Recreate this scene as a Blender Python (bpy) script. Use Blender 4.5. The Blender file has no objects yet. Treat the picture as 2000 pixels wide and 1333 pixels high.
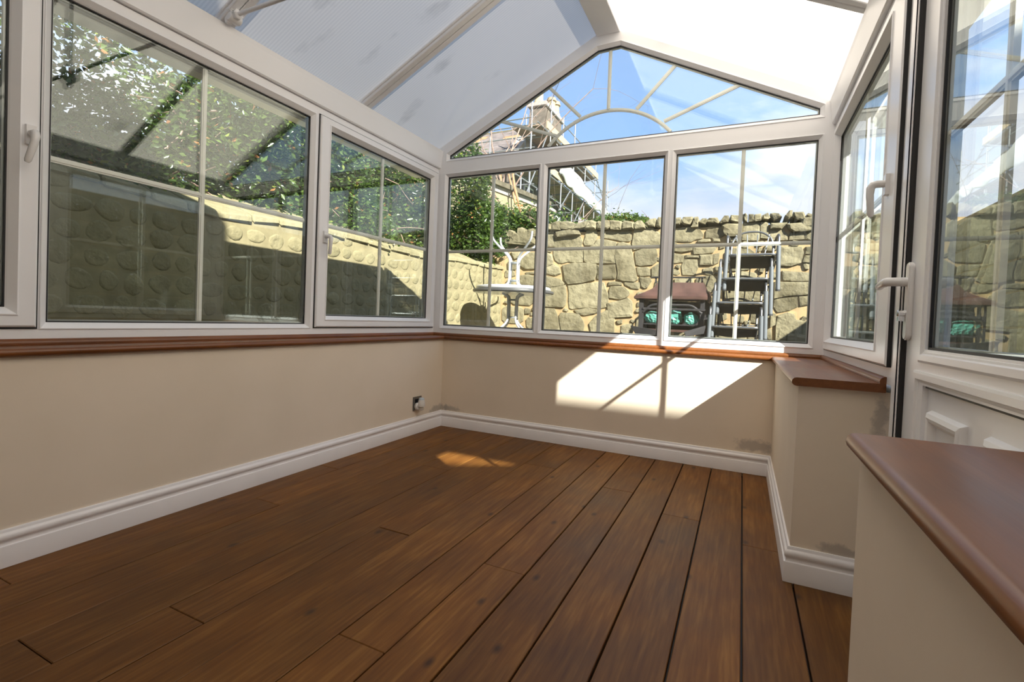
import bpy, math, random
import numpy as np
from mathutils import Vector, Matrix
random.seed(7); RNG = np.random.default_rng(7)
SC = bpy.context.scene
COL = SC.collection

# ---------------------------------------------------------------- camera
CX, CY, F = 995.31, 641.94, 952.07
cd = bpy.data.cameras.new('camera'); cam = bpy.data.objects.new('camera', cd); COL.objects.link(cam)
cd.sensor_fit = 'HORIZONTAL'; cd.sensor_width = 36.0; cd.lens = F * 36.0 / 2000.0
cd.shift_x = (1000.0 - CX) / 2000.0; cd.shift_y = -(666.5 - CY) / 2000.0
cd.clip_start = 0.02; cd.clip_end = 500
RT = Vector((0.90126, 0.43138, 0.04042)); UP = Vector((-0.0460, 0.00252, 0.99894)); FW = Vector((-0.43082, 0.90217, -0.02211))
m = Matrix((RT, UP, -FW)).transposed().to_4x4(); m.translation = Vector((2.0718, -3.1647, 0.85))
cam.matrix_world = m
SC.camera = cam

# ---------------------------------------------------------------- light, world, exposure
SC.view_settings.view_transform = 'Standard'; SC.view_settings.look = 'None'
SC.view_settings.exposure = 1.1; SC.view_settings.gamma = 1.0
try: SC.view_settings.use_curve_mapping = False
except Exception: pass
SUNV = Vector((1.36, -1.0, 1.155)).normalized()
sd = bpy.data.lights.new('sun', 'SUN'); sun = bpy.data.objects.new('sun', sd); COL.objects.link(sun)
sd.energy = 7.8; sd.color = (1.0, 0.95, 0.88); sd.angle = math.radians(0.53)
sun.rotation_euler = SUNV.to_track_quat('Z', 'Y').to_euler(); sun.location = (8, -8, 9)
WORLD_STRENGTH = 1.0
w = bpy.data.worlds.new('sky'); SC.world = w; w.use_nodes = True
nt = w.node_tree; N = nt.nodes; N.clear(); K = nt.links
def wn(t, **kw):
    n = N.new(t)
    for k, v in kw.items(): setattr(n, k, v)
    return n
tc = wn('ShaderNodeTexCoord'); sx = wn('ShaderNodeSeparateXYZ'); K.new(tc.outputs['Generated'], sx.inputs[0])
blue = wn('ShaderNodeValToRGB'); K.new(sx.outputs['Z'], blue.inputs[0])
e = blue.color_ramp.elements; e[0].position = 0.0; e[0].color = (0.38, 0.48, 0.66, 1); e[1].position = 0.75; e[1].color = (0.20, 0.27, 0.43, 1)
x_ = blue.color_ramp.elements.new(0.35); x_.color = (0.205, 0.335, 0.60, 1)
mp = wn('ShaderNodeMapping'); mp.inputs['Scale'].default_value = (1.5, 1.5, 4.0); mp.inputs['Location'].default_value = (0.35, 0.1, 0.6)
K.new(tc.outputs['Generated'], mp.inputs[0])
n1 = wn('ShaderNodeTexNoise'); n1.inputs['Scale'].default_value = 1.6; n1.inputs['Detail'].default_value = 7; n1.inputs['Roughness'].default_value = 0.55
K.new(mp.outputs[0], n1.inputs['Vector'])
elev = wn('ShaderNodeMapRange'); elev.inputs['From Min'].default_value = 0.05; elev.inputs['From Max'].default_value = 0.42
elev.inputs['To Min'].default_value = 0.30; elev.inputs['To Max'].default_value = -0.07
K.new(sx.outputs['Z'], elev.inputs['Value'])
ad = wn('ShaderNodeMath', operation='ADD'); K.new(n1.outputs['Fac'], ad.inputs[0]); K.new(elev.outputs[0], ad.inputs[1])
cm = wn('ShaderNodeValToRGB'); K.new(ad.outputs[0], cm.inputs[0])
cm.color_ramp.elements[0].position = 0.47; cm.color_ramp.elements[0].color = (0, 0, 0, 1)
cm.color_ramp.elements[1].position = 0.66; cm.color_ramp.elements[1].color = (1, 1, 1, 1)
n2 = wn('ShaderNodeTexNoise'); n2.inputs['Scale'].default_value = 2.3; n2.inputs['Detail'].default_value = 5; K.new(mp.outputs[0], n2.inputs['Vector'])
cc = wn('ShaderNodeValToRGB'); K.new(n2.outputs['Fac'], cc.inputs[0])
cc.color_ramp.elements[0].position = 0.35; cc.color_ramp.elements[0].color = (0.46, 0.48, 0.56, 1)
cc.color_ramp.elements[1].position = 0.6; cc.color_ramp.elements[1].color = (0.62, 0.62, 0.64, 1)
mx = wn('ShaderNodeMixRGB'); K.new(cm.outputs[0], mx.inputs[0]); K.new(blue.outputs[0], mx.inputs[1]); K.new(cc.outputs[0], mx.inputs[2])
bg = wn('ShaderNodeBackground'); bg.inputs[1].default_value = WORLD_STRENGTH; K.new(mx.outputs[0], bg.inputs[0])
wo = wn('ShaderNodeOutputWorld'); K.new(bg.outputs[0], wo.inputs[0])
SC.cycles.max_bounces = 14; SC.cycles.diffuse_bounces = 5; SC.cycles.glossy_bounces = 5; SC.cycles.transmission_bounces = 6
SC.cycles.transparent_max_bounces = 24; SC.cycles.sample_clamp_indirect = 4.0
SC.cycles.caustics_reflective = False; SC.cycles.caustics_refractive = False
try:
    SC.cycles.use_denoising = True; SC.cycles.denoiser = 'OPENIMAGEDENOISE'
except Exception: pass

# ---------------------------------------------------------------- materials
def newmat(name):
    m_ = bpy.data.materials.new(name); m_.use_nodes = True
    return m_, m_.node_tree.nodes, m_.node_tree.links, m_.node_tree.nodes['Principled BSDF']
def simple(name, col, rough=0.5, spec=0.5, metal=0.0, noise=0.0, nscale=20.0, bump=0.0, coat=0.0, rnd=0.0, stretch=(1, 1, 1)):
    m_, n, k, b = newmat(name)
    b.inputs['Base Color'].default_value = (*col, 1); b.inputs['Roughness'].default_value = rough
    b.inputs['Specular IOR Level'].default_value = spec; b.inputs['Metallic'].default_value = metal
    if coat: b.inputs['Coat Weight'].default_value = coat; b.inputs['Coat Roughness'].default_value = 0.12
    if noise or bump or rnd:
        t = n.new('ShaderNodeTexCoord'); mpn = n.new('ShaderNodeMapping'); mpn.inputs['Scale'].default_value = stretch
        k.new(t.outputs['Object'], mpn.inputs[0])
        nz = n.new('ShaderNodeTexNoise'); nz.inputs['Scale'].default_value = nscale; nz.inputs['Detail'].default_value = 5
        k.new(mpn.outputs[0], nz.inputs['Vector'])
        hs = n.new('ShaderNodeHueSaturation'); hs.inputs['Color'].default_value = (*col, 1)
        mr = n.new('ShaderNodeMapRange'); mr.inputs['From Min'].default_value = .25; mr.inputs['From Max'].default_value = .75
        mr.inputs['To Min'].default_value = 1 - noise; mr.inputs['To Max'].default_value = 1 + noise
        k.new(nz.outputs['Fac'], mr.inputs['Value'])
        out = mr.outputs[0]
        if rnd:
            oi = n.new('ShaderNodeObjectInfo'); m2 = n.new('ShaderNodeMapRange'); m2.inputs['To Min'].default_value = 1 - rnd; m2.inputs['To Max'].default_value = 1 + rnd
            k.new(oi.outputs['Random'], m2.inputs['Value']); mu = n.new('ShaderNodeMath'); mu.operation = 'MULTIPLY'
            k.new(out, mu.inputs[0]); k.new(m2.outputs[0], mu.inputs[1]); out = mu.outputs[0]
        k.new(out, hs.inputs['Value']); k.new(hs.outputs[0], b.inputs['Base Color'])
        if bump:
            bp = n.new('ShaderNodeBump'); bp.inputs['Strength'].default_value = bump; bp.inputs['Distance'].default_value = 0.01
            k.new(nz.outputs['Fac'], bp.inputs['Height']); k.new(bp.outputs[0], b.inputs['Normal'])
    return m_
M = {}
M['pvc'] = simple('white_pvc', (0.885, 0.895, 0.915), 0.28, 0.5, noise=0.02, nscale=3)
M['pvc_bar'] = simple('cream_glazing_bar', (0.90, 0.90, 0.84), 0.4)
M['gasket'] = simple('black_gasket', (0.012, 0.012, 0.014), 0.55)
M['handle'] = simple('white_handle', (0.78, 0.78, 0.78), 0.22)
M['chrome'] = simple('chrome', (0.75, 0.75, 0.76), 0.15, metal=1.0)
M['alu'] = simple('alu_spacer', (0.45, 0.47, 0.46), 0.4, metal=0.6)
M['skirt'] = simple('white_gloss_paint', (0.84, 0.82, 0.82), 0.35, noise=0.03, nscale=8)
M['brass'] = simple('lock_brass', (0.45, 0.36, 0.2), 0.35, metal=0.8)

def glassmat():
    m_, n, k, b = newmat('window_glass'); n.remove(b)
    o = n['Material Output']; tr = n.new('ShaderNodeBsdfTransparent'); tr.inputs[0].default_value = (0.95, 0.97, 0.955, 1)
    gl = n.new('ShaderNodeBsdfGlossy'); gl.inputs['Roughness'].default_value = 0.0; gl.inputs['Color'].default_value = (0.93, 1.0, 0.96, 1)
    fr = n.new('ShaderNodeFresnel'); fr.inputs['IOR'].default_value = 1.62
    # both faces must see the outside index, so the back face uses the reciprocal
    ge = n.new('ShaderNodeNewGeometry'); mix = n.new('ShaderNodeMix'); mix.data_type = 'FLOAT'
    k.new(ge.outputs['Backfacing'], mix.inputs[0]); mix.inputs[2].default_value = 1.62; mix.inputs[3].default_value = 1 / 1.62
    k.new(mix.outputs[0], fr.inputs['IOR'])
    ms = n.new('ShaderNodeMixShader'); k.new(fr.outputs[0], ms.inputs[0]); k.new(tr.outputs[0], ms.inputs[1]); k.new(gl.outputs[0], ms.inputs[2])
    k.new(ms.outputs[0], o.inputs['Surface'])
    return m_
M['glass'] = glassmat()

def wallmat():
    m_, n, k, b = newmat('cream_plaster')
    t = n.new('ShaderNodeTexCoord'); ge = n.new('ShaderNodeNewGeometry')
    nz = n.new('ShaderNodeTexNoise'); nz.inputs['Scale'].default_value = 3.0; nz.inputs['Detail'].default_value = 6; k.new(ge.outputs['Position'], nz.inputs['Vector'])
    cr = n.new('ShaderNodeValToRGB'); k.new(nz.outputs['Fac'], cr.inputs[0])
    cr.color_ramp.elements[0].position = .3; cr.color_ramp.elements[0].color = (0.76, 0.665, 0.535, 1)
    cr.color_ramp.elements[1].position = .7; cr.color_ramp.elements[1].color = (0.81, 0.71, 0.58, 1)
    nf = n.new('ShaderNodeTexNoise'); nf.inputs['Scale'].default_value = 14.0; nf.inputs['Detail'].default_value = 7; nf.inputs['Roughness'].default_value = .7
    k.new(ge.outputs['Position'], nf.inputs['Vector'])
    last = cr.outputs[0]
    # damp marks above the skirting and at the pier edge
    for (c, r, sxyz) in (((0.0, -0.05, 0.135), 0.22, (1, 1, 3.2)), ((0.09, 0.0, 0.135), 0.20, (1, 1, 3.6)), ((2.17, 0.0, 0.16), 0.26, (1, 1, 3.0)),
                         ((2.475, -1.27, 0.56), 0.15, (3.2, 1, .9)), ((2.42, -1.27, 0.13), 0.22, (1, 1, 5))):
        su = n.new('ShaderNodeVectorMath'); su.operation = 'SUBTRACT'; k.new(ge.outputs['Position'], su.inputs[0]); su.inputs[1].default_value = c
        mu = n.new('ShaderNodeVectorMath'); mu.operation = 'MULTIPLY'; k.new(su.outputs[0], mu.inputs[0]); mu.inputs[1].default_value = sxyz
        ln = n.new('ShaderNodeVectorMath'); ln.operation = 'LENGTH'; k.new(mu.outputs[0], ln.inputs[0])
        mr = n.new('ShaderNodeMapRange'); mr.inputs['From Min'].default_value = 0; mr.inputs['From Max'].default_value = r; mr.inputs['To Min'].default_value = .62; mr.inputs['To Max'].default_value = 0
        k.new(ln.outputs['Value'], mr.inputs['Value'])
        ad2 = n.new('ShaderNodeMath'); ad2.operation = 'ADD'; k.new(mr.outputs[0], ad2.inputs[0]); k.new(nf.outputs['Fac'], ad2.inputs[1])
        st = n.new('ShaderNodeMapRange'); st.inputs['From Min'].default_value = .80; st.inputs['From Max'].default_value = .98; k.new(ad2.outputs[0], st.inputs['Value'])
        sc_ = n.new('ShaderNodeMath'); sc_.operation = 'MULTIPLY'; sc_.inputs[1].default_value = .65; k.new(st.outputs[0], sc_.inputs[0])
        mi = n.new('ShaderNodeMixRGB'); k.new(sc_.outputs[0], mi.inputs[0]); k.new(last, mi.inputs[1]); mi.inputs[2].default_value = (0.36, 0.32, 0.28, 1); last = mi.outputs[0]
    k.new(last, b.inputs['Base Color']); b.inputs['Roughness'].default_value = .85; b.inputs['Specular IOR Level'].default_value = .25
    bp = n.new('ShaderNodeBump'); bp.inputs['Strength'].default_value = .12; bp.inputs['Distance'].default_value = .004; k.new(nf.outputs['Fac'], bp.inputs['Height']); k.new(bp.outputs[0], b.inputs['Normal'])
    return m_
M['wall'] = wallmat()

def woodmat(name, c0, c1, c2, along=1, rough=.45, rnd=.25, knots=True, scale=1.0, spec=.5):
    m_, n, k, b = newmat(name)
    t = n.new('ShaderNodeTexCoord'); oi = n.new('ShaderNodeObjectInfo')
    ge = n.new('ShaderNodeNewGeometry')
    off = n.new('ShaderNodeMath'); off.operation = 'MULTIPLY'; off.inputs[1].default_value = 37.0; k.new(oi.outputs['Random'], off.inputs[0])
    ad_ = n.new('ShaderNodeVectorMath'); ad_.operation = 'ADD'; k.new(ge.outputs['Position'], ad_.inputs[0]); k.new(off.outputs[0], ad_.inputs[1])
    mpn = n.new('ShaderNodeMapping'); s = [14 * scale] * 3; s[along] = 0.9 * scale; mpn.inputs['Scale'].default_value = s
    k.new(ad_.outputs[0], mpn.inputs[0])
    nz = n.new('ShaderNodeTexNoise'); nz.inputs['Scale'].default_value = 1.0; nz.inputs['Detail'].default_value = 6; nz.inputs['Distortion'].default_value = 1.1; k.new(mpn.outputs[0], nz.inputs['Vector'])
    fine = n.new('ShaderNodeTexNoise'); fine.inputs['Scale'].default_value = 7.0; fine.inputs['Detail'].default_value = 4; k.new(mpn.outputs[0], fine.inputs['Vector'])
    wv = n.new('ShaderNodeMath'); wv.operation = 'MULTIPLY'; wv.inputs[1].default_value = 22; k.new(nz.outputs['Fac'], wv.inputs[0])
    sn = n.new('ShaderNodeMath'); sn.operation = 'SINE'; k.new(wv.outputs[0], sn.inputs[0])
    mr = n.new('ShaderNodeMapRange'); mr.inputs['From Min'].default_value = -1; mr.inputs['To Min'].default_value = 0.0; mr.inputs['To Max'].default_value = .16; k.new(sn.outputs[0], mr.inputs['Value'])
    a1 = n.new('ShaderNodeMath'); a1.operation = 'MULTIPLY_ADD'; a1.inputs[1].default_value = .84; k.new(fine.outputs['Fac'], a1.inputs[0]); k.new(mr.outputs[0], a1.inputs[2])
    cr = n.new('ShaderNodeValToRGB'); k.new(a1.outputs[0], cr.inputs[0])
    cr.color_ramp.elements[0].position = .22; cr.color_ramp.elements[0].color = (*c0, 1); cr.color_ramp.elements[1].position = .78; cr.color_ramp.elements[1].color = (*c2, 1)
    cr.color_ramp.elements.new(.5).color = (*c1, 1)
    last = cr.outputs[0]
    # large soft stains and dull wear patches
    big = n.new('ShaderNodeTexNoise'); big.inputs['Scale'].default_value = 3.2; big.inputs['Detail'].default_value = 5; k.new(ad_.outputs[0], big.inputs['Vector'])
    br = n.new('ShaderNodeMapRange'); br.inputs['From Min'].default_value = .3; br.inputs['From Max'].default_value = .7; br.inputs['To Min'].default_value = .72; br.inputs['To Max'].default_value = 1.22; k.new(big.outputs['Fac'], br.inputs['Value'])
    m2 = n.new('ShaderNodeMapRange'); m2.inputs['To Min'].default_value = 1 - rnd; m2.inputs['To Max'].default_value = 1 + rnd; k.new(oi.outputs['Random'], m2.inputs['Value'])
    mu = n.new('ShaderNodeMath'); mu.operation = 'MULTIPLY'; k.new(br.outputs[0], mu.inputs[0]); k.new(m2.outputs[0], mu.inputs[1])
    hs = n.new('ShaderNodeHueSaturation'); k.new(last, hs.inputs['Color']); k.new(mu.outputs[0], hs.inputs['Value']); last = hs.outputs[0]
    if knots:
        mk = n.new('ShaderNodeMapping'); s2 = [1.0] * 3; s2[along] = .55; mk.inputs['Scale'].default_value = s2; k.new(ad_.outputs[0], mk.inputs[0])
        vo = n.new('ShaderNodeTexVoronoi'); vo.voronoi_dimensions = '2D'; vo.inputs['Scale'].default_value = 3.4; k.new(mk.outputs[0], vo.inputs['Vector'])
        kr = n.new('ShaderNodeMapRange'); kr.inputs['From Min'].default_value = .012; kr.inputs['From Max'].default_value = .052; kr.inputs['To Min'].default_value = .75; kr.inputs['To Max'].default_value = 0; k.new(vo.outputs['Distance'], kr.inputs['Value'])
        mi = n.new('ShaderNodeMixRGB'); k.new(kr.outputs[0], mi.inputs[0]); k.new(last, mi.inputs[1]); mi.inputs[2].default_value = (.022, .010, .006, 1); last = mi.outputs[0]
    k.new(last, b.inputs['Base Color']); b.inputs['Specular IOR Level'].default_value = spec
    rr = n.new('ShaderNodeMapRange'); rr.inputs['To Min'].default_value = rough - .08; rr.inputs['To Max'].default_value = rough + .14; k.new(big.outputs['Fac'], rr.inputs['Value']); k.new(rr.outputs[0], b.inputs['Roughness'])
    bp = n.new('ShaderNodeBump'); bp.inputs['Strength'].default_value = .18; bp.inputs['Distance'].default_value = .002; k.new(fine.outputs['Fac'], bp.inputs['Height']); k.new(bp.outputs[0], b.inputs['Normal'])
    return m_
M['oak'] = woodmat('oak_plank', (.105, .036, .006), (.150, .060, .011), (.215, .098, .022), along=1, rough=.5, rnd=.16, spec=.28)
M['sill'] = woodmat('brown_woodgrain_sill', (.15, .046, .009), (.185, .060, .012), (.215, .075, .018), along=1, rough=.33, rnd=.0, knots=False)

def polymat():
    m_, n, k, b = newmat('polycarbonate_underside'); n.remove(b); o = n['Material Output']
    ge = n.new('ShaderNodeNewGeometry'); sp = n.new('ShaderNodeSeparateXYZ'); k.new(ge.outputs['Position'], sp.inputs[0])
    # flutes run down the slope: fine lines spaced along y
    mu = n.new('ShaderNodeMath'); mu.operation = 'MULTIPLY'; mu.inputs[1].default_value = 2 * math.pi / .016; k.new(sp.outputs['Y'], mu.inputs[0])
    sn = n.new('ShaderNodeMath'); sn.operation = 'SINE'; k.new(mu.outputs[0], sn.inputs[0])
    fl = n.new('ShaderNodeMapRange'); fl.inputs['From Min'].default_value = -1; fl.inputs['To Min'].default_value = .90; fl.inputs['To Max'].default_value = 1.0; k.new(sn.outputs[0], fl.inputs['Value'])
    mp_ = n.new('ShaderNodeMapping'); mp_.inputs['Scale'].default_value = (2.2, 5.0, 2.2); k.new(ge.outputs['Position'], mp_.inputs[0])
    nz = n.new('ShaderNodeTexNoise'); nz.inputs['Scale'].default_value = 1.1; nz.inputs['Detail'].default_value = 5; k.new(mp_.outputs[0], nz.inputs['Vector'])
    dr = n.new('ShaderNodeMapRange'); dr.inputs['From Min'].default_value = .25; dr.inputs['From Max'].default_value = .40; dr.inputs['To Min'].default_value = .66; dr.inputs['To Max'].default_value = 1.0; k.new(nz.outputs['Fac'], dr.inputs['Value'])
    m3 = n.new('ShaderNodeMath'); m3.operation = 'MULTIPLY'; k.new(fl.outputs[0], m3.inputs[0]); k.new(dr.outputs[0], m3.inputs[1])
    hs = n.new('ShaderNodeHueSaturation'); hs.inputs['Color'].default_value = (.98, .89, .77, 1); k.new(m3.outputs[0], hs.inputs['Value'])
    tl = n.new('ShaderNodeBsdfTranslucent'); k.new(hs.outputs[0], tl.inputs[0])
    df = n.new('ShaderNodeBsdfDiffuse'); df.inputs[0].default_value = (.62, .61, .59, 1)
    gl = n.new('ShaderNodeBsdfGlossy'); gl.inputs['Roughness'].default_value = .12; gl.inputs['Color'].default_value = (1, 1, 1, 1)
    a = n.new('ShaderNodeAddShader'); k.new(tl.outputs[0], a.inputs[0])
    dm = n.new('ShaderNodeMixShader'); dm.inputs[0].default_value = .12; k.new(tl.outputs[0], dm.inputs[1]); k.new(df.outputs[0], dm.inputs[2])
    fr = n.new('ShaderNodeFresnel'); fr.inputs[0].default_value = 1.45
    ms = n.new('ShaderNodeMixShader'); k.new(fr.outputs[0], ms.inputs[0]); k.new(dm.outputs[0], ms.inputs[1]); k.new(gl.outputs[0], ms.inputs[2])
    n.remove(a); k.new(ms.outputs[0], o.inputs['Surface'])
    return m_
M['poly'] = polymat()
def polytop():
    m_, n, k, b = newmat('polycarbonate_top'); n.remove(b); o = n['Material Output']
    tr = n.new('ShaderNodeBsdfTransparent'); tr.inputs[0].default_value = (.9, .9, .89, 1)
    gl = n.new('ShaderNodeBsdfGlossy'); gl.inputs['Roughness'].default_value = .15
    # twin-wall sheet: four surfaces, each losing its Fresnel share
    ge = n.new('ShaderNodeNewGeometry'); mixf = n.new('ShaderNodeMix'); mixf.data_type = 'FLOAT'
    k.new(ge.outputs['Backfacing'], mixf.inputs[0]); mixf.inputs[2].default_value = 1.58; mixf.inputs[3].default_value = 1 / 1.58
    fr = n.new('ShaderNodeFresnel'); k.new(mixf.outputs[0], fr.inputs['IOR'])
    iv = n.new('ShaderNodeMath'); iv.operation = 'SUBTRACT'; iv.inputs[0].default_value = 1; k.new(fr.outputs[0], iv.inputs[1])
    pw = n.new('ShaderNodeMath'); pw.operation = 'POWER'; pw.inputs[1].default_value = 3.6; k.new(iv.outputs[0], pw.inputs[0])
    iw = n.new('ShaderNodeMath'); iw.operation = 'SUBTRACT'; iw.inputs[0].default_value = 1; k.new(pw.outputs[0], iw.inputs[1])
    ms = n.new('ShaderNodeMixShader'); k.new(iw.outputs[0], ms.inputs[0]); k.new(tr.outputs[0], ms.inputs[1]); k.new(gl.outputs[0], ms.inputs[2]); k.new(ms.outputs[0], o.inputs['Surface'])
    return m_
M['polytop'] = polytop()

def stonemat(name, ca, cb, rnd=.22):
    m_, n, k, b = newmat(name)
    ge = n.new('ShaderNodeNewGeometry'); oi = n.new('ShaderNodeObjectInfo')
    nz = n.new('ShaderNodeTexNoise'); nz.inputs['Scale'].default_value = 3.0; nz.inputs['Detail'].default_value = 8; nz.inputs['Roughness'].default_value = .65; k.new(ge.outputs['Position'], nz.inputs['Vector'])
    cr = n.new('ShaderNodeValToRGB'); k.new(nz.outputs['Fac'], cr.inputs[0]); cr.color_ramp.elements[0].position = .32; cr.color_ramp.elements[0].color = (*ca, 1); cr.color_ramp.elements[1].position = .68; cr.color_ramp.elements[1].color = (*cb, 1)
    sp = n.new('ShaderNodeTexNoise'); sp.inputs['Scale'].default_value = 38; sp.inputs['Detail'].default_value = 4; k.new(ge.outputs['Position'], sp.inputs['Vector'])
    sr = n.new('ShaderNodeMapRange'); sr.inputs['From Min'].default_value = .66; sr.inputs['From Max'].default_value = .74; sr.inputs['To Max'].default_value = .55; k.new(sp.outputs['Fac'], sr.inputs['Value'])
    mi = n.new('ShaderNodeMixRGB'); k.new(sr.outputs[0], mi.inputs[0]); k.new(cr.outputs[0], mi.inputs[1]); mi.inputs[2].default_value = (.42, .39, .31, 1)
    m2 = n.new('ShaderNodeMapRange'); m2.inputs['To Min'].default_value = 1 - rnd; m2.inputs['To Max'].default_value = 1 + rnd; k.new(oi.outputs['Random'], m2.inputs['Value'])
    hs = n.new('ShaderNodeHueSaturation'); k.new(mi.outputs[0], hs.inputs['Color']); k.new(m2.outputs[0], hs.inputs['Value']); k.new(hs.outputs[0], b.inputs['Base Color'])
    b.inputs['Roughness'].default_value = .9; b.inputs['Specular IOR Level'].default_value = .2
    bp = n.new('ShaderNodeBump'); bp.inputs['Strength'].default_value = .9; bp.inputs['Distance'].default_value = .028
    n3 = n.new('ShaderNodeTexNoise'); n3.inputs['Scale'].default_value = 11; n3.inputs['Detail'].default_value = 8; k.new(ge.outputs['Position'], n3.inputs['Vector'])
    k.new(n3.outputs['Fac'], bp.inputs['Height']); k.new(bp.outputs[0], b.inputs['Normal'])
    return m_
M['stone'] = stonemat('garden_sandstone', (.135, .115, .066), (.31, .275, .175))
M['cobble'] = stonemat('lime_washed_cobble', (.225, .20, .112), (.30, .265, .155), rnd=.05)
M['mortar'] = simple('orange_mortar', (.44, .32, .17), .95, .1, noise=.25, nscale=9, bump=.5)
M['lime'] = simple('lime_mortar', (.275, .24, .14), .95, .1, noise=.2, nscale=9, bump=.6)
M['house_stone'] = simple('dark_house_stone', (.15, .125, .10), .9, .1, noise=.5, nscale=4, bump=.4)
M['slate'] = simple('slate', (.17, .14, .13), .7, .3, noise=.45, nscale=3, rnd=.2)
M['slate_orange'] = simple('lichen_slate', (.36, .21, .11), .8, .2, noise=.4, nscale=5)
M['sandrender'] = simple('sand_render', (.36, .30, .19), .95, .1, noise=.14, nscale=2.5)
M['coping'] = simple('pale_coping', (.40, .35, .32), .9, .1, noise=.2, nscale=5)
M['coping_dark'] = simple('dark_coping', (.15, .13, .09), .9, .1, noise=.4, nscale=5)
M['scaf'] = simple('galvanised_tube', (.26, .27, .28), .35, .5, metal=.4)
M['board'] = simple('scaffold_board', (.30, .22, .16), .85, .2, noise=.35, nscale=4)
M['toeboard'] = simple('new_timber_board', (.52, .39, .25), .8, .2, noise=.12, nscale=5)
M['tarp'] = simple('white_tarpaulin', (.58, .575, .56), .6, .3, noise=.04, nscale=3)
M['pot'] = simple('buff_chimney_pot', (.45, .35, .22), .85, .2, noise=.2, nscale=6)
M['bark'] = simple('twig_bark', (.30, .21, .17), .9, .1, noise=.3, nscale=10)
M['trunk'] = simple('orange_brown_trunk', (.42, .24, .13), .9, .1, noise=.35, nscale=6)
M['tube'] = simple('grey_steel_tube', (.22, .24, .26), .35, .5, metal=.35)
M['midtube'] = simple('worn_dark_steel', (.13, .135, .14), .35, .5, metal=.3)
M['darktube'] = simple('dark_tube', (.05, .052, .056), .4, .5)
M['mesh'] = simple('black_sling_mesh', (.020, .018, .018), .8, .2)
M['whitetube'] = simple('white_tube', (.50, .50, .51), .35)
M['tableglass'] = simple('frosted_tabletop', (.62, .66, .68), .2, .6)
M['tablerim'] = simple('dark_table_rim', (.07, .07, .07), .45)
M['rust'] = simple('rusty_hood', (.085, .042, .032), .6, .4, noise=.5, nscale=6)
M['bbq'] = simple('black_steel', (.035, .033, .035), .55, .4, noise=.3, nscale=8)
M['teal'] = simple('teal_plastic_bag', (.11, .36, .29), .4, .5, noise=.25, nscale=9, bump=.6)
M['paving'] = simple('paving', (.15, .14, .115), .9, .2, noise=.25, nscale=4)
M['grass'] = simple('grass', (.10, .15, .045), .95, .1, noise=.4, nscale=8)
M['plate'] = simple('brushed_faceplate', (.30, .29, .27), .38, metal=.9)
M['plug'] = simple('white_plug_plastic', (.72, .70, .67), .35)
M['cap'] = simple('pale_blue_cap', (.52, .60, .66), .35)
M['fresh'] = simple('clear_gel', (.60, .55, .48), .2)
def leafmat(name, col, tr=.35):
    m_, n, k, b = newmat(name); o = n['Material Output']
    b.inputs['Base Color'].default_value = (*col, 1); b.inputs['Roughness'].default_value = .28; b.inputs['Specular IOR Level'].default_value = .55
    tl = n.new('ShaderNodeBsdfTranslucent'); tl.inputs[0].default_value = (min(col[0] * 1.8, 1), min(col[1] * 1.9, 1), col[2], 1)
    ms = n.new('ShaderNodeMixShader'); ms.inputs[0].default_value = tr; k.new(b.outputs[0], ms.inputs[1]); k.new(tl.outputs[0], ms.inputs[2]); k.new(ms.outputs[0], o.inputs['Surface'])
    return m_
M['leaf1'] = leafmat('dark_holly_leaf', (.042, .078, .016)); M['leaf2'] = leafmat('mid_green_leaf', (.10, .16, .035))
M['leaf3'] = leafmat('yellow_green_leaf', (.22, .27, .05)); M['leaf4'] = leafmat('orange_dead_leaf', (.36, .16, .06))

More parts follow.
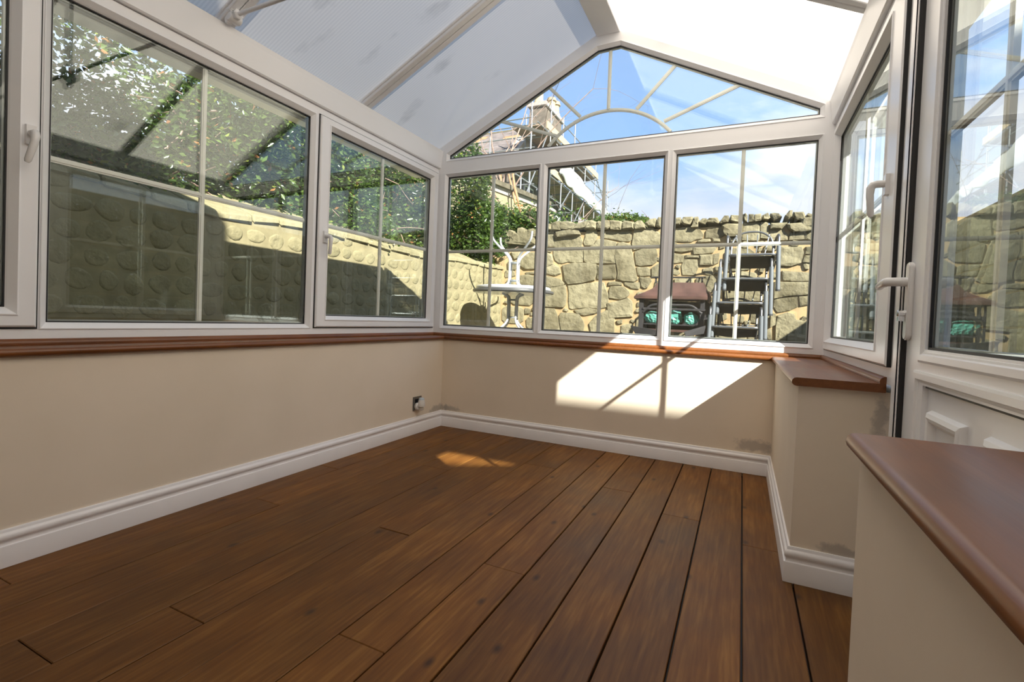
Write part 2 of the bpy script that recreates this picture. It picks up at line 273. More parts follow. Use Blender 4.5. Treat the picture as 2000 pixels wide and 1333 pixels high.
# ---------------------------------------------------------------- mesh helpers
class MB:
    def __init__(s): s.v = []; s.f = []; s.m = []; s.mi = 0
    def add(s, vs, fs):
        o = len(s.v); s.v += [tuple(p) for p in vs]; s.f += [tuple(i + o for i in f) for f in fs]; s.m += [s.mi] * len(fs)
    def box(s, a, b):
        x0, y0, z0 = a; x1, y1, z1 = b
        s.add([(x0, y0, z0), (x1, y0, z0), (x1, y1, z0), (x0, y1, z0), (x0, y0, z1), (x1, y0, z1), (x1, y1, z1), (x0, y1, z1)],
              [(0, 3, 2, 1), (4, 5, 6, 7), (0, 1, 5, 4), (1, 2, 6, 5), (2, 3, 7, 6), (3, 0, 4, 7)])
    def hexa(s, p):
        s.add(p, [(0, 3, 2, 1), (4, 5, 6, 7), (0, 1, 5, 4), (1, 2, 6, 5), (2, 3, 7, 6), (3, 0, 4, 7)])
    def prism(s, A, B):
        n = len(A); s.add(list(A) + list(B), [tuple(range(n - 1, -1, -1)), tuple(range(n, 2 * n))] + [(i, (i + 1) % n, n + (i + 1) % n, n + i) for i in range(n)])
    def tube(s, pts, r, n=8, cap=True):
        pts = [Vector(p) for p in pts]; rs = r if isinstance(r, (list, tuple)) else [r] * len(pts)
        up = None; rings = []
        for i, p in enumerate(pts):
            d = (pts[min(i + 1, len(pts) - 1)] - pts[max(i - 1, 0)])
            if d.length < 1e-9: d = Vector((0, 0, 1))
            d.normalize()
            if up is None:
                up = d.cross(Vector((0, 0, 1))); up = up if up.length > .05 else d.cross(Vector((1, 0, 0)))
            up = (up - d * up.dot(d)); up = up if up.length > 1e-4 else d.orthogonal(); up.normalize(); q = d.cross(up)
            rings.append([p + (up * math.cos(a) + q * math.sin(a)) * rs[i] for a in [2 * math.pi * j / n for j in range(n)]])
        vs = [v for R_ in rings for v in R_]; fs = []
        for i in range(len(pts) - 1):
            for j in range(n): fs.append((i * n + j, i * n + (j + 1) % n, (i + 1) * n + (j + 1) % n, (i + 1) * n + j))
        if cap: fs += [tuple(range(n - 1, -1, -1)), tuple((len(pts) - 1) * n + j for j in range(n))]
        s.add(vs, fs)
    def lathe(s, prof, c, n=24, axis=2):
        vs = []; fs = []
        for (r, h) in prof:
            for j in range(n):
                a = 2 * math.pi * j / n; p = [r * math.cos(a), r * math.sin(a)]
                q = [p[0], p[1], h] if axis == 2 else ([h, p[0], p[1]] if axis == 0 else [p[0], h, p[1]])
                vs.append((c[0] + q[0], c[1] + q[1], c[2] + q[2]))
        for i in range(len(prof) - 1):
            for j in range(n): fs.append((i * n + j, i * n + (j + 1) % n, (i + 1) * n + (j + 1) % n, (i + 1) * n + j))
        fs += [tuple(range(n - 1, -1, -1)), tuple((len(prof) - 1) * n + j for j in range(n))]
        s.add(vs, fs)
    def build(s, name, mat, parent=None, smooth=False, bevel=0.0, seg=2):
        me = bpy.data.meshes.new(name); me.from_pydata(s.v, [], s.f)
        mats = mat if isinstance(mat, (list, tuple)) else [mat]
        for mm in mats: me.materials.append(M[mm] if isinstance(mm, str) else mm)
        if len(mats) > 1: me.polygons.foreach_set('material_index', s.m)
        import bmesh
        bm = bmesh.new(); bm.from_mesh(me); bmesh.ops.recalc_face_normals(bm, faces=bm.faces)
        if bevel:
            ed = [e_ for e_ in bm.edges if len(e_.link_faces) == 2 and e_.calc_face_angle(0) > .5]
            bmesh.ops.bevel(bm, geom=ed, offset=bevel, segments=seg, affect='EDGES', clamp_overlap=True)
        bm.to_mesh(me); bm.free()
        if smooth:
            me.polygons.foreach_set('use_smooth', [True] * len(me.polygons))
            try: me.set_sharp_from_angle(angle=math.radians(40))
            except Exception: pass
        o = bpy.data.objects.new(name, me); COL.objects.link(o)
        if parent is not None: o.parent = parent
        return o
def link(o, parent):
    COL.objects.link(o); o.parent = parent; return o
def empty(name, loc=(0, 0, 0)):
    # things built in world coordinates: keep the empty at the base but leave children unmoved
    o = bpy.data.objects.new(name, None); o.empty_display_size = .1; COL.objects.link(o); o.location = loc
    return o
def adopt(root):
    """parts were written in world coordinates: cancel the root's offset for its direct children"""
    L = Vector(root.location); done = set()
    def go(par):
        for c in par.children:
            if c.type == 'MESH' and c.data.name not in done:
                done.add(c.data.name); c.data.transform(Matrix.Translation(-L))
            go(c)
    bpy.context.view_layer.update(); go(root)
def tag(o, label=None, cat=None, group=None, kind=None):
    if label: o['label'] = label
    if cat: o['category'] = cat
    if group: o['group'] = group
    if kind: o['kind'] = kind
    return o

# wall planes: (u along wall, v up, w outward from the inner face)
def P_back(u, v, w): return (u, .034 + w, v)
def P_left(u, v, w): return (-.122 - w, u, v)
def P_right(u, v, w): return (2.484 + w, u, v)
def offs(poly, d):
    n = len(poly); out = []
    A = sum(poly[i][0] * poly[(i + 1) % n][1] - poly[(i + 1) % n][0] * poly[i][1] for i in range(n)); s = 1 if A > 0 else -1
    for i in range(n):
        p0 = Vector(poly[i - 1]); p1 = Vector(poly[i]); p2 = Vector(poly[(i + 1) % n])
        e1 = (p1 - p0).normalized(); e2 = (p2 - p1).normalized()
        n1_ = Vector((e1.y, -e1.x)) * s; n2_ = Vector((e2.y, -e2.x)) * s
        b_ = n1_ + n2_; b_ = b_ / max(b_.dot(n1_), .2)
        out.append(tuple(p1 + b_ * d))
    return out
def rect(u0, u1, v0, v1): return [(u0, v0), (u1, v0), (u1, v1), (u0, v1)]
def ring(mb, P, loops):
    n = len(loops[0][0]); vs = []; fs = []
    for (poly, w_) in loops: vs += [P(p[0], p[1], w_) for p in poly]
    L = len(loops)
    for a in range(L):
        b_ = (a + 1) % L
        for i in range(n):
            j = (i + 1) % n; fs.append((a * n + i, a * n + j, b_ * n + j, b_ * n + i))
    mb.add(vs, fs)
def bar(mb, P, a, b, wid, w0, w1):
    a = Vector(a); b = Vector(b); d = (b - a).normalized(); q = Vector((-d.y, d.x)) * wid / 2
    c = [a - q, b - q, b + q, a + q]
    qq = q * .45; c2 = [a - qq, b - qq, b + qq, a + qq]
    mb.hexa([P(p.x, p.y, w1) for p in c] + [P(p.x, p.y, w0 + .003) for p in c])
    mb.hexa([P(p.x, p.y, w0 + .004) for p in c2] + [P(p.x, p.y, w0) for p in c2])
# ================================================================ SETTING
Y_HOUSE = -3.75; XW = 2.25; Y_PIER = -1.27; Y_NEAR = -2.225
def sbox(name, a, b, mat, label=None, bevel=0, parent=None):
    mb = MB(); mb.box(a, b); o = mb.build(name, mat, parent, bevel=bevel)
    if parent is None: tag(o, label, kind='structure')
    return o
# walls (dwarf walls)
sbox('wall_left', (-.30, Y_HOUSE, -.3), (0, .001, .662), 'wall', 'cream plastered dwarf wall along the left side under the long window')
sbox('wall_back', (-.30, 0, -.3), (2.60, .26, .662), 'wall', 'cream plastered dwarf wall at the far end with the sun patch on it')
sbox('wall_right', (XW, Y_PIER, -.3), (2.60, 0, .662), 'wall', 'cream plastered end of the right dwarf wall between back wall and door')
sbox('wall_right_near', (XW, Y_HOUSE, -.3), (2.60, Y_NEAR, .662), 'wall', 'cream plastered wall below the brown ledge in the right foreground')
sbox('wall_house', (-6, Y_HOUSE - .5, -.3), (2.62, Y_HOUSE, 4.7), 'wall', 'cream house wall behind the camera')
# floor: planks along y
fl = empty('floor'); tag(fl, 'worn brown oak plank floor with dark joints', kind='structure')
sub = MB(); sub.box((-.02, Y_HOUSE, -.05), (2.5, .02, -.022)); sub.build('subfloor', 'gasket', fl)
XB = [-.01, .148, .302, .478, .653, .808, .956, 1.15, 1.303, 1.458, 1.618, 1.783, 1.943, 2.108, 2.262, 2.43]
BUTT = {1: [-1.693, -3.1], 2: [-2.9], 3: [-.9, -2.6], 4: [-2.342], 5: [-1.646, -3.3], 6: [-2.9, -.55], 7: [-2.203], 8: [-1.688, -3.2], 9: [-2.7, -.7],
        10: [-3.0], 11: [-.9, -2.95], 12: [-2.6], 13: [-1.053, -3.1], 14: [-2.5], 0: [-1.2, -2.5]}
for i in range(len(XB) - 1):
    ys = [.015] + sorted(BUTT.get(i, []), reverse=True) + [Y_HOUSE]
    for a, b in zip(ys[:-1], ys[1:]):
        g = .0016 if i < 8 else .0028
        mb = MB(); dz = random.uniform(-.0012, .0006)
        mb.box((XB[i] + g, b + .0012, -.022), (XB[i + 1] - g, a - .0012, dz)); mb.build('plank', 'oak', fl, bevel=.0018, seg=1)
# skirting: torus profile swept with mitres
PROF = [(0, 0), (.018, 0), (.018, .066), (.0172, .068), (.0125, .070), (.0110, .074), (.0112, .079), (.0130, .083), (.0160, .087), (.0172, .093), (.0165, .099), (.0140, .104), (.0100, .107), (.0082, .110), (.0080, .115), (.0060, .118), (0, .118)]
def skirting(name, A, B, mA, mB, nrm, label):
    """A->B along the wall, nrm points into the room; mA/mB extend the ends with the offset (mitre)"""
    A = Vector(A); B = Vector(B); d = (B - A).normalized(); q = Vector(nrm); vs = []; n = len(PROF)
    for (pt, sgn, mm) in ((A, -1, mA), (B, 1, mB)):
        for (o_, z) in PROF: vs.append((pt.x + q.x * o_ + d.x * sgn * mm * o_, pt.y + q.y * o_ + d.y * sgn * mm * o_, z))
    mb = MB(); mb.add(vs, [(i, (i + 1) % n, n + (i + 1) % n, n + i) for i in range(n)] + [tuple(range(n)), tuple(range(n, 2 * n))])
    o = mb.build(name, 'skirt'); o.data.polygons.foreach_set('use_smooth', [True] * len(o.data.polygons))
    try: o.data.set_sharp_from_angle(angle=math.radians(35))
    except Exception: pass
    tag(o, label, kind='structure')
skirting('baseboard_left', (0, Y_HOUSE), (0, 0), 0, -1, (1, 0), 'white moulded skirting along the left wall')
skirting('baseboard_back', (0, 0), (XW, 0), -1, -1, (0, -1), 'white moulded skirting along the back wall')
skirting('baseboard_right', (XW, 0), (XW, Y_PIER), -1, 1, (-1, 0), 'white moulded skirting on the short right wall')
skirting('baseboard_front', (XW, Y_PIER), (2.46, Y_PIER), 1, 0, (0, -1), 'white moulded skirting across the pier end by the door')
# brown sills: board with rounded nose + upstand strip at the frame
def nose_prof(d0, d1, z0=.662, z1=.690):
    r = (z1 - z0) / 2; c = d1 - r; pr = [(d0, z0)]
    for k in range(7):
        a = -math.pi / 2 + math.pi * k / 6; pr.append((c + r * math.cos(a), z0 + r + r * math.sin(a)))
    pr.append((d0, z1)); return pr
def sweep2(mb, prof, fn, ends):
    n = len(prof); vs = []
    for e_ in ends: vs += [fn(p[0], p[1], e_) for p in prof]
    mb.add(vs, [(i, (i + 1) % n, n + (i + 1) % n, n + i) for i in range(n)] + [tuple(range(n)), tuple(range(n, 2 * n))])
def sill(name, boards, ups, label):
    root = None
    mb = MB()
    for prof, fn, ends in boards: sweep2(mb, prof, fn, ends)
    root = mb.build(name, 'sill', smooth=True); tag(root, label, kind='structure')
    mb = MB()
    for prof, fn, ends in ups: sweep2(mb, prof, fn, ends)
    mb.build('upstand_strip', 'sill', root, smooth=True)
UPS = lambda d: [(d, .690), (d + .017, .690), (d + .018, .698), (d + .014, .707), (d + .006, .712), (d, .712)]
NO = .022
# left: d measured towards +x ; mitre at the corner: the end follows y = -d
sill('trim_1', [(nose_prof(-.122, NO), lambda d, z, e_: (d, (-d if e_ else Y_HOUSE), z), (0, 1))],
     [(UPS(-.122), lambda d, z, e_: (d, (.034 - (d + .122) if e_ else Y_HOUSE), z), (0, 1))], 'brown woodgrain window sill along the left windows')
sill('trim_2', [(nose_prof(-.034 - .0, NO), lambda d, z, e_: ((XW - d if e_ else d), -d, z), (0, 1))],
     [(UPS(-.034), lambda d, z, e_: ((2.484 - (d + .034) if e_ else -.122 + (d + .034)), -d, z), (0, 1))], 'brown woodgrain window sill under the gable windows')
sill('trim_3', [(nose_prof(-.234, NO), lambda d, z, e_: (XW - d, (-d if e_ == 0 and d > -.034 else (.034 if e_ == 0 else Y_PIER - .018)), z), (0, 1))],
     [(UPS(-.234), lambda d, z, e_: (XW - d, (.034 - (d + .234) if e_ == 0 else Y_PIER - .018), z), (0, 1))], 'deep brown woodgrain sill on the right wall beside the door')
sill('trim_4', [(nose_prof(-.234, NO), lambda d, z, e_: (XW - d, (Y_HOUSE if e_ == 0 else Y_NEAR - .008), z), (0, 1))],
     [(UPS(-.234), lambda d, z, e_: (XW - d, (Y_HOUSE if e_ == 0 else Y_NEAR - .008), z), (0, 1))], 'brown woodgrain ledge in the right foreground')

# ---------------------------------------------------------------- windows
def handle(P, u, v, parent, w0=-.016, flip=1, lock=True, tilt=0.0):
    """window handle: rose plate, neck and hanging lever"""
    mb = MB()
    mb.hexa([P(u - .014, v - .033, w0), P(u + .014, v - .033, w0), P(u + .014, v + .033, w0), P(u - .014, v + .033, w0),
             P(u - .013, v - .032, w0 - .011), P(u + .013, v - .032, w0 - .011), P(u + .013, v + .032, w0 - .011), P(u - .013, v + .032, w0 - .011)])
    mb.tube([P(u, v + .004, w0 - .008), P(u, v + .004, w0 - .030), P(u + .002 * flip, v + .002, w0 - .040), P(u + .003 * flip, v - .008, w0 - .046),
             P(u + .001 * flip + tilt * .02, v - .03, w0 - .047), P(u + tilt * .09, v - .092, w0 - .043), P(u + tilt * .10, v - .100, w0 - .041)], [.0115, .0115, .0125, .0125, .011, .0095, .006], 10)
    h = mb.build('handle', 'handle', parent, smooth=True, bevel=0)
    return h
def unit(name, P, outer, glass, label, sash=None, hbar=None, vbars=(), bars=None, hnd=None, edge=False):
    root = empty(name); tag(root, label, kind='structure')
    inner = glass if sash is None else sash
    mb = MB()
    if sash is None:
        g3 = offs(glass, .024); g2 = offs(glass, .021); g1 = offs(glass, .004)
        ring(mb, P, [(outer, 0), (g3, 0), (g3, -.003), (g2, -.004), (g1, .012), (glass, .017), (glass, .050), (outer, .066)])
        mb.build('frame', 'pvc', root)
    else:
        si = offs(sash, -.004)
        ring(mb, P, [(outer, 0), (si, 0), (si, .050), (outer, .066)]); mb.build('frame', 'pvc', root)
        mb = MB(); W = -.016
        s1 = offs(sash, -.006); g3 = offs(glass, .026); g2 = offs(glass, .022); g1 = offs(glass, .004)
        ring(mb, P, [(sash, -.002), (sash, W + .005), (s1, W), (g3, W), (g3, W - .003), (g2, W - .004), (g1, .002), (glass, .008), (glass, .052), (offs(sash, -.012), .052), (offs(sash, -.012), -.002)])
        sa = mb.build('sash', 'pvc', root)
        mb = MB(); s2 = offs(sash, .0065); w0 = -.0115 if edge else -.0025; s2 = offs(sash, .0022) if edge else s2; ring(mb, P, [(offs(sash, -.002 if not edge else .0002), w0), (s2, w0), (s2, .004), (offs(sash, -.002 if not edge else .0002), .004)]); mb.build('seal', 'gasket', root)
        if hnd: handle(P, *hnd[:2], sa, flip=hnd[2], tilt=hnd[3])
    w1 = .017 if sash is None else .008
    mb = MB(); ring(mb, P, [(offs(glass, .001), w1), (offs(glass, -.0045), w1), (offs(glass, -.0045), w1 + .005), (offs(glass, .001), w1 + .005)]); mb.build('gasket', 'gasket', root)
    mb = MB(); ring(mb, P, [(offs(glass, -.001), w1 + .012), (offs(glass, -.010), w1 + .012), (offs(glass, -.010), w1 + .026), (offs(glass, -.001), w1 + .026)]); mb.build('spacer', 'alu', root)
    mb = MB(); pg = offs(glass, .004); mb.prism([P(a, b, w1 + .006) for a, b in pg], [P(a, b, w1 + .032) for a, b in pg]); mb.build('pane', 'glass', root)
    us = [p[0] for p in glass]; vs = [p[1] for p in glass]
    for vb in vbars:
        mb = MB(); bar(mb, P, (vb, min(vs)), (vb, max(vs)), .022, w1 + .013, w1 + .026); mb.build('glazing_bar', 'pvc_bar', root)
    if hbar:
        mb = MB(); bar(mb, P, (min(us), hbar), (max(us), hbar), .022, w1 + .0135, w1 + .0255); mb.build('glazing_bar', 'pvc_bar', root)
    if bars:
        for b_ in bars:
            mb = MB()
            for p, q in zip(b_[:-1], b_[1:]): bar(mb, P, p, q, .022, w1 + .013, w1 + .026)
            mb.build('glazing_bar', 'pvc_bar', root)
    return root
ZB, ZT, HB = .690, 1.985, 1.345
# left run
unit('window_1', P_left, rect(-1.172, .034, ZB, ZT), rect(-1.06, -.06, .818, 1.886), 'small opening window at the far end of the left wall with handle',
     sash=rect(-1.150, .018, .752, 1.945), hbar=HB, vbars=(-.585,), hnd=(-1.105, 1.268, 1, .0))
unit('window_2', P_left, rect(-2.349, -1.172, ZB, ZT), rect(-2.322, -1.200, .768, 1.920), 'large fixed window in the middle of the left wall', hbar=HB, vbars=(-1.776,))
unit('window_3', P_left, rect(-3.75, -2.349, ZB, ZT), rect(-3.6, -2.432, .818, 1.886), 'opening window at the left edge of the view with keyed handle',
     sash=rect(-3.70, -2.358, .752, 1.945), hbar=HB, vbars=(-3.02,), hnd=(-2.384, 1.395, -1, -.22))
# back run
unit('window_4', P_back, rect(-.122, .751, ZB, ZT), rect(-.040, .716, .769, 1.920), 'left one of the three lower windows in the gable end', hbar=HB, vbars=(.346,))
unit('window_5', P_back, rect(.751, 1.615, ZB, ZT), rect(.786, 1.580, .769, 1.918), 'middle one of the three lower windows in the gable end', hbar=HB, vbars=(1.190,))
unit('window_6', P_back, rect(1.615, 2.484, ZB, ZT), rect(1.649, 2.408, .769, 1.917), 'right one of the three lower windows in the gable end', hbar=HB, vbars=(2.030,))
zr = lambda x: 2.125 + .507 * (x + .163)
zr2 = lambda x: 2.145 + .507 * (2.486 - x)
arc = []; cxa, cza, ra = 1.187, 1.722, .542
a0 = math.asin((2.07 - cza) / ra)
for k in range(25):
    a = math.pi - a0 - (math.pi - 2 * a0) * k / 24; arc.append((cxa + ra * math.cos(a), cza + ra * math.sin(a)))
unit('window_7', P_back, [(-.122, ZT), (2.484, ZT), (2.484, zr2(2.484)), (1.258, 2.767), (1.104, 2.767), (-.122, zr(-.122))],
     [(-.034, 2.060), (2.407, 2.056), (2.407, 2.092), (1.262, 2.672), (1.112, 2.667), (-.034, 2.087)], 'gable window above the transom with sunburst glazing bars',
     bars=[arc, [(.392, 2.300), (.83, 2.14)], [(.770, 2.480), (.999, 2.25)], [(1.192, 2.668), (1.194, 2.264)], [(1.615, 2.490), (1.381, 2.245)], [(1.990, 2.302), (1.558, 2.142)]])
# right run
unit('window_8', P_right, rect(-1.355, .034, ZB, ZT), rect(-1.17, -.11, .812, 1.870), 'opening window on the right between gable corner and door',
     sash=rect(-1.325, -.045, .747, 1.930), hbar=HB, vbars=(-.64,), hnd=(-1.25, 1.32, 1, 0), edge=True)
unit('window_9', P_right, rect(Y_HOUSE, -2.405, ZB, ZT), rect(-3.65, -2.45, .769, 1.915), 'fixed window on the right nearest the house wall', hbar=HB, vbars=(-3.08,))
# door post between window 8 and the door
mb = MB(); mb.box((2.484, -1.440, -.02), (2.55, -1.355, ZT)); mb.box((2.470, -1.457, -.02), (2.486, -1.400, ZT)); mb.box((2.478, -1.378, .69), (2.486, -1.372, ZT)); o = mb.build('trim_5', 'pvc', bevel=.003); tag(o, 'white door post between right window and door', kind='structure')
def door():
    root = empty('door_1'); tag(root, 'white half glazed door on the right with lever handle', kind='structure'); P = P_right
    op = rect(-2.405, -1.440, .0, ZT); leaf = rect(-2.372, -1.462, .05, 1.945)
    mb = MB(); ring(mb, P, [(op, -.014), (offs(leaf, .005), -.014), (offs(leaf, .005), .055), (op, .066)]); mb.build('frame', 'pvc', root)
    mb = MB(); ring(mb, P, [(offs(leaf, .0048), -.010), (offs(leaf, .003), -.010), (offs(leaf, .001), .012), (offs(leaf, .0048), .012)]); mb.build('seal', 'gasket', root)
    g = rect(-2.245, -1.613, .812, 1.862); pn = rect(-2.235, -1.585, .19, .722)
    # leaf: solid rails and stiles around the glass and the panel
    mb = MB(); W = .002
    for r_ in (rect(-1.613 - 0, -1.462, .05, 1.945), rect(-2.372, -2.245, .05, 1.945), rect(-2.245, -1.613, 1.862, 1.945), rect(-2.245, -1.613, .722, .812), rect(-2.245, -1.613, .05, .19)):
        mb.prism([P(a, b, W) for a, b in r_], [P(a, b, .05) for a, b in r_])
    mb.build('leaf', 'pvc', root)
    mb = MB()
    for q in (g, pn):
        g3 = offs(q, .034); g2 = offs(q, .028); gm = offs(q, .014); g1 = offs(q, .006)
        ring(mb, P, [(g3, W + .001), (g3, W - .004), (g2, W - .006), (gm, W - .006), (offs(q, .011), W - .002), (g1, W - .001), (q, .009), (q, W + .012)])
    mb.build('bead', 'pvc', root, smooth=False)
    mb = MB()
    for q in (g, pn): ring(mb, P, [(offs(q, .001), .008), (offs(q, -.006), .008), (offs(q, -.006), .014), (offs(q, .001), .014)])
    mb.build('gasket', 'gasket', root)
    mb = MB(); pg = offs(g, .004); mb.prism([P(a, b, .014) for a, b in pg], [P(a, b, .038) for a, b in pg]); mb.build('pane', 'glass', root)
    mb = MB(); ring(mb, P, [(offs(g, -.001), .018), (offs(g, -.010), .018), (offs(g, -.010), .034), (offs(g, -.001), .034)]); mb.build('spacer', 'alu', root)
    mb = MB(); bar(mb, P, (-1.915, .812), (-1.915, 1.862), .022, .020, .034); mb.build('glazing_bar', 'pvc_bar', root)
    mb = MB(); bar(mb, P, (-2.245, HB), (-1.613, HB), .022, .0205, .0335); mb.build('glazing_bar', 'pvc_bar', root)
    mb = MB(); mb.prism([P(a, b, .014) for a, b in offs(pn, .01)], [P(a, b, .04) for a, b in offs(pn, .01)]); pan = mb.build('door_panel', 'pvc', root)
    for (u0, u1) in ((-1.86, -1.645), (-2.175, -1.96)):
        mb = MB(); q = rect(u0, u1, .26, .665)
        ring(mb, P, [(q, .014), (offs(q, -.006), .002), (offs(q, -.016), -.002), (offs(q, -.024), .000), (offs(q, -.034), .012), (offs(q, -.036), .014)])
        mb.build('panel_moulding', 'pvc', pan)
    # handle plate, lever, key cylinder
    mb = MB(); c = -1.487; pl = []
    for k in range(9): a = math.pi * k / 8; pl.append((c + .016 * math.cos(a), 1.030 + .016 * math.sin(a)))
    for k in range(9): a = math.pi + math.pi * k / 8; pl.append((c + .016 * math.cos(a), .848 + .016 * math.sin(a)))
    mb.prism([P(a, b, W) for a, b in pl], [P(a, b, W - .014) for a, b in pl]); hp = mb.build('handle_plate', 'handle', root, smooth=True, bevel=.003)
    mb = MB(); mb.tube([P(c, .992, W - .01), P(c, .992, W - .048), P(c + .006, .992, W - .056), P(c + .018, .991, W - .058), P(c + .07, .989, W - .056), P(c + .108, .986, W - .053), P(c + .114, .985, W - .05)], [.013, .012, .0125, .0125, .011, .0105, .007], 12)
    mb.build('lever', 'handle', hp, smooth=True)
    mb = MB(); mb.lathe([(.009, 0), (.009, .018), (.007, .020)], (0, 0, 0), 14, 0)
    mb.v = [P(c + y, .905 + z, W - .012 - x) for x, y, z in mb.v]; mb.box(P(c - .005, .884, W - .030), P(c + .005, .905, W - .014)); cy = mb.build('key_cylinder', 'chrome', hp, smooth=True)
    return root
door()

# ---------------------------------------------------------------- eaves, roof
def beam(name, P, u0, u1, prof, mat, label):
    mb = MB(); n = len(prof); vs = []
    for u in (u0, u1): vs += [P(u, v, w_) for v, w_ in prof]
    mb.add(vs, [(i, (i + 1) % n, n + (i + 1) % n, n + i) for i in range(n)] + [tuple(range(n)), tuple(range(n, 2 * n))])
    o = mb.build(name, mat, bevel=0); tag(o, label, kind='structure'); return o
EP = [(1.988, 0), (1.988, -.012), (1.994, -.018), (2.100, -.030), (2.122, -.034), (2.125, .05), (2.10, .16), (1.988, .16)]
beam('trim_6', P_left, Y_HOUSE, .034, EP, 'pvc', 'white eaves beam above the left windows')
beam('trim_7', P_right, Y_HOUSE, .034, [(v - .0, w_) for v, w_ in EP], 'pvc', 'white eaves beam above the right window and door')
ce = empty('ceiling'); tag(ce, 'pitched polycarbonate roof with white rafters and ridge', kind='structure')
def slab(side, y0, y1, name, mat, x0, x1, t0, t1, parent):
    f = zr if side == 'L' else zr2
    mb = MB(); n_ = Vector((-.507 if side == 'L' else .507, 0, 1)).normalized()
    q = []
    for t in (t0, t1):
        for (x, y) in ((x0, y0), (x1, y0), (x1, y1), (x0, y1)): q.append((x + n_.x * t, y, f(x) + n_.z * t))
    mb.hexa(q); return mb, mb.build(name, mat, parent)
RAFT = [-.808, -1.720, -2.632, -3.544]
edges_y = [.10] + RAFT + [-3.75]
for side in 'LR':
    xa, xb = ((-.34, 1.12) if side == 'L' else (1.24, 2.70))
    for i in range(len(edges_y) - 1):
        y1, y0 = edges_y[i], edges_y[i + 1]
        mb = MB(); f = zr if side == 'L' else zr2; n_ = Vector((-.507 if side == 'L' else .507, 0, 1)).normalized()
        q = []
        for t in (.002, .018):
            for (x, y) in ((xa, y0), (xb, y0), (xb, y1), (xa, y1)): q.append((x + n_.x * t, y, f(x) + n_.z * t))
        mb.mi = 1; mb.hexa(q); mb.m[0] = 0   # the underside scatters the light, the other faces are clear
        # keep face order after normal recalculation
        mb.build('roof_panel', ['poly', 'polytop'], ce)
    for y in RAFT:
        mb = MB()
        for (a, b, t0, t1) in ((-.043, .043, -.010, .004), (-.036, -.002, -.028, -.009), (.002, .036, -.028, -.009), (-.03, .03, .019, .027)):
            q = []
            for t in (t0, t1):
                for (x, yy) in ((xa + .19 if side == 'L' else 1.25, y + a), (1.11 if side == 'L' else xb - .2, y + a), (1.11 if side == 'L' else xb - .2, y + b), (xa + .19 if side == 'L' else 1.25, y + b)):
                    q.append((x + n_.x * t, yy, f(x) + n_.z * t))
            mb.hexa(q)
        mb.build('rafter', 'pvc', ce, bevel=.003, seg=1)
mb = MB(); mb.box((1.102, Y_HOUSE, 2.752), (1.260, .034, 2.81)); mb.hexa([(1.16, Y_HOUSE, 2.86), (1.2, Y_HOUSE, 2.86), (1.2, .2, 2.80), (1.16, .2, 2.80), (1.17, Y_HOUSE, 2.845), (1.19, Y_HOUSE, 2.845), (1.19, .2, 2.845), (1.17, .2, 2.845)])
mb.build('ridge_beam', 'pvc', ce, bevel=.004, seg=1)
# outer barge boards close the verge outside the gable
for side in 'LR':
    mb = MB(); f = zr if side == 'L' else zr2; xs = (-.34, 1.181) if side == 'L' else (1.181, 2.70)
    mb.hexa([(xs[0], .10, f(xs[0]) - .05), (xs[1], .10, f(xs[1]) - .05), (xs[1], .13, f(xs[1]) - .05), (xs[0], .13, f(xs[0]) - .05),
             (xs[0], .10, f(xs[0]) + .05), (xs[1], .10, f(xs[1]) + .05), (xs[1], .13, f(xs[1]) + .05), (xs[0], .13, f(xs[0]) + .05)])
    mb.build('barge_board', 'pvc', ce)
# gutters
for x in (-.36, 2.72):
    mb = MB(); mb.box((x - .05, Y_HOUSE, 1.96), (x + .05, .12, 2.035)); mb.build('gutter', 'pvc', ce, bevel=.015)

# tie bar with cast bosses
tb = empty('tie_bar', (1.181, -1.72, 2.15)); tag(tb, 'white steel tie bar with cast boss brackets under the second rafter', 'tie bar')
mb = MB(); mb.tube([(-.02, -1.726, 2.150), (1.181, -1.726, 2.150)], .0095, 12); mb.build('rod', 'pvc', tb, smooth=True)
mb = MB(); mb.tube([(1.181, -1.726, 2.150), (2.382, -1.726, 2.150)], .0095, 12); mb.build('rod', 'pvc', tb, smooth=True)
mb = MB(); mb.tube([(1.181, -1.726, 2.15), (1.181, -1.726, 2.755)], .0095, 12); mb.build('hanger_rod', 'pvc', tb, smooth=True)
def boss(x, s):
    mb = MB(); z = 2.150
    mb.box((x - .034 * 1, -1.757, z + .006), (x + .030, -1.683, z + .026)); b_ = mb.build('bracket', 'pvc', tb, bevel=.006)
    b_.rotation_euler = (0, 0, 0)
    mb = MB(); mb.lathe([(.004, -.03), (.020, -.028), (.024, -.020), (.024, .020), (.020, .028), (.004, .03)], (x + s * .004, -1.720, z - .006), 14, 1)
    mb.lathe([(.010, -.010), (.019, -.008), (.022, 0), (.022, .016), (.018, .020), (.012, .022)] if s > 0 else [(.012, -.022), (.018, -.020), (.022, -.016), (.022, 0), (.019, .008), (.010, .010)], (x + s * .026, -1.726, z), 6, 0)
    mb.lathe([(.003, -.018), (.013, -.014), (.016, -.004), (.016, .006), (.010, .010)], (x - s * .014, -1.733, z - .018), 12, 2)
    mb.build('knuckle', 'pvc', b_, smooth=True)
boss(-.055, 1); boss(2.415, -1)
mb = MB(); mb.lathe([(.003, -.085), (.012, -.078), (.016, -.066), (.011, -.056), (.022, -.048), (.042, -.030), (.047, -.008), (.042, .012), (.028, .024), (.018, .032), (.020, .040), (.013, .050), (.0095, .060)], (1.181, -1.726, 2.150), 24, 2)
mb.build('centre_boss', 'pvc', tb, smooth=True)
adopt(tb)

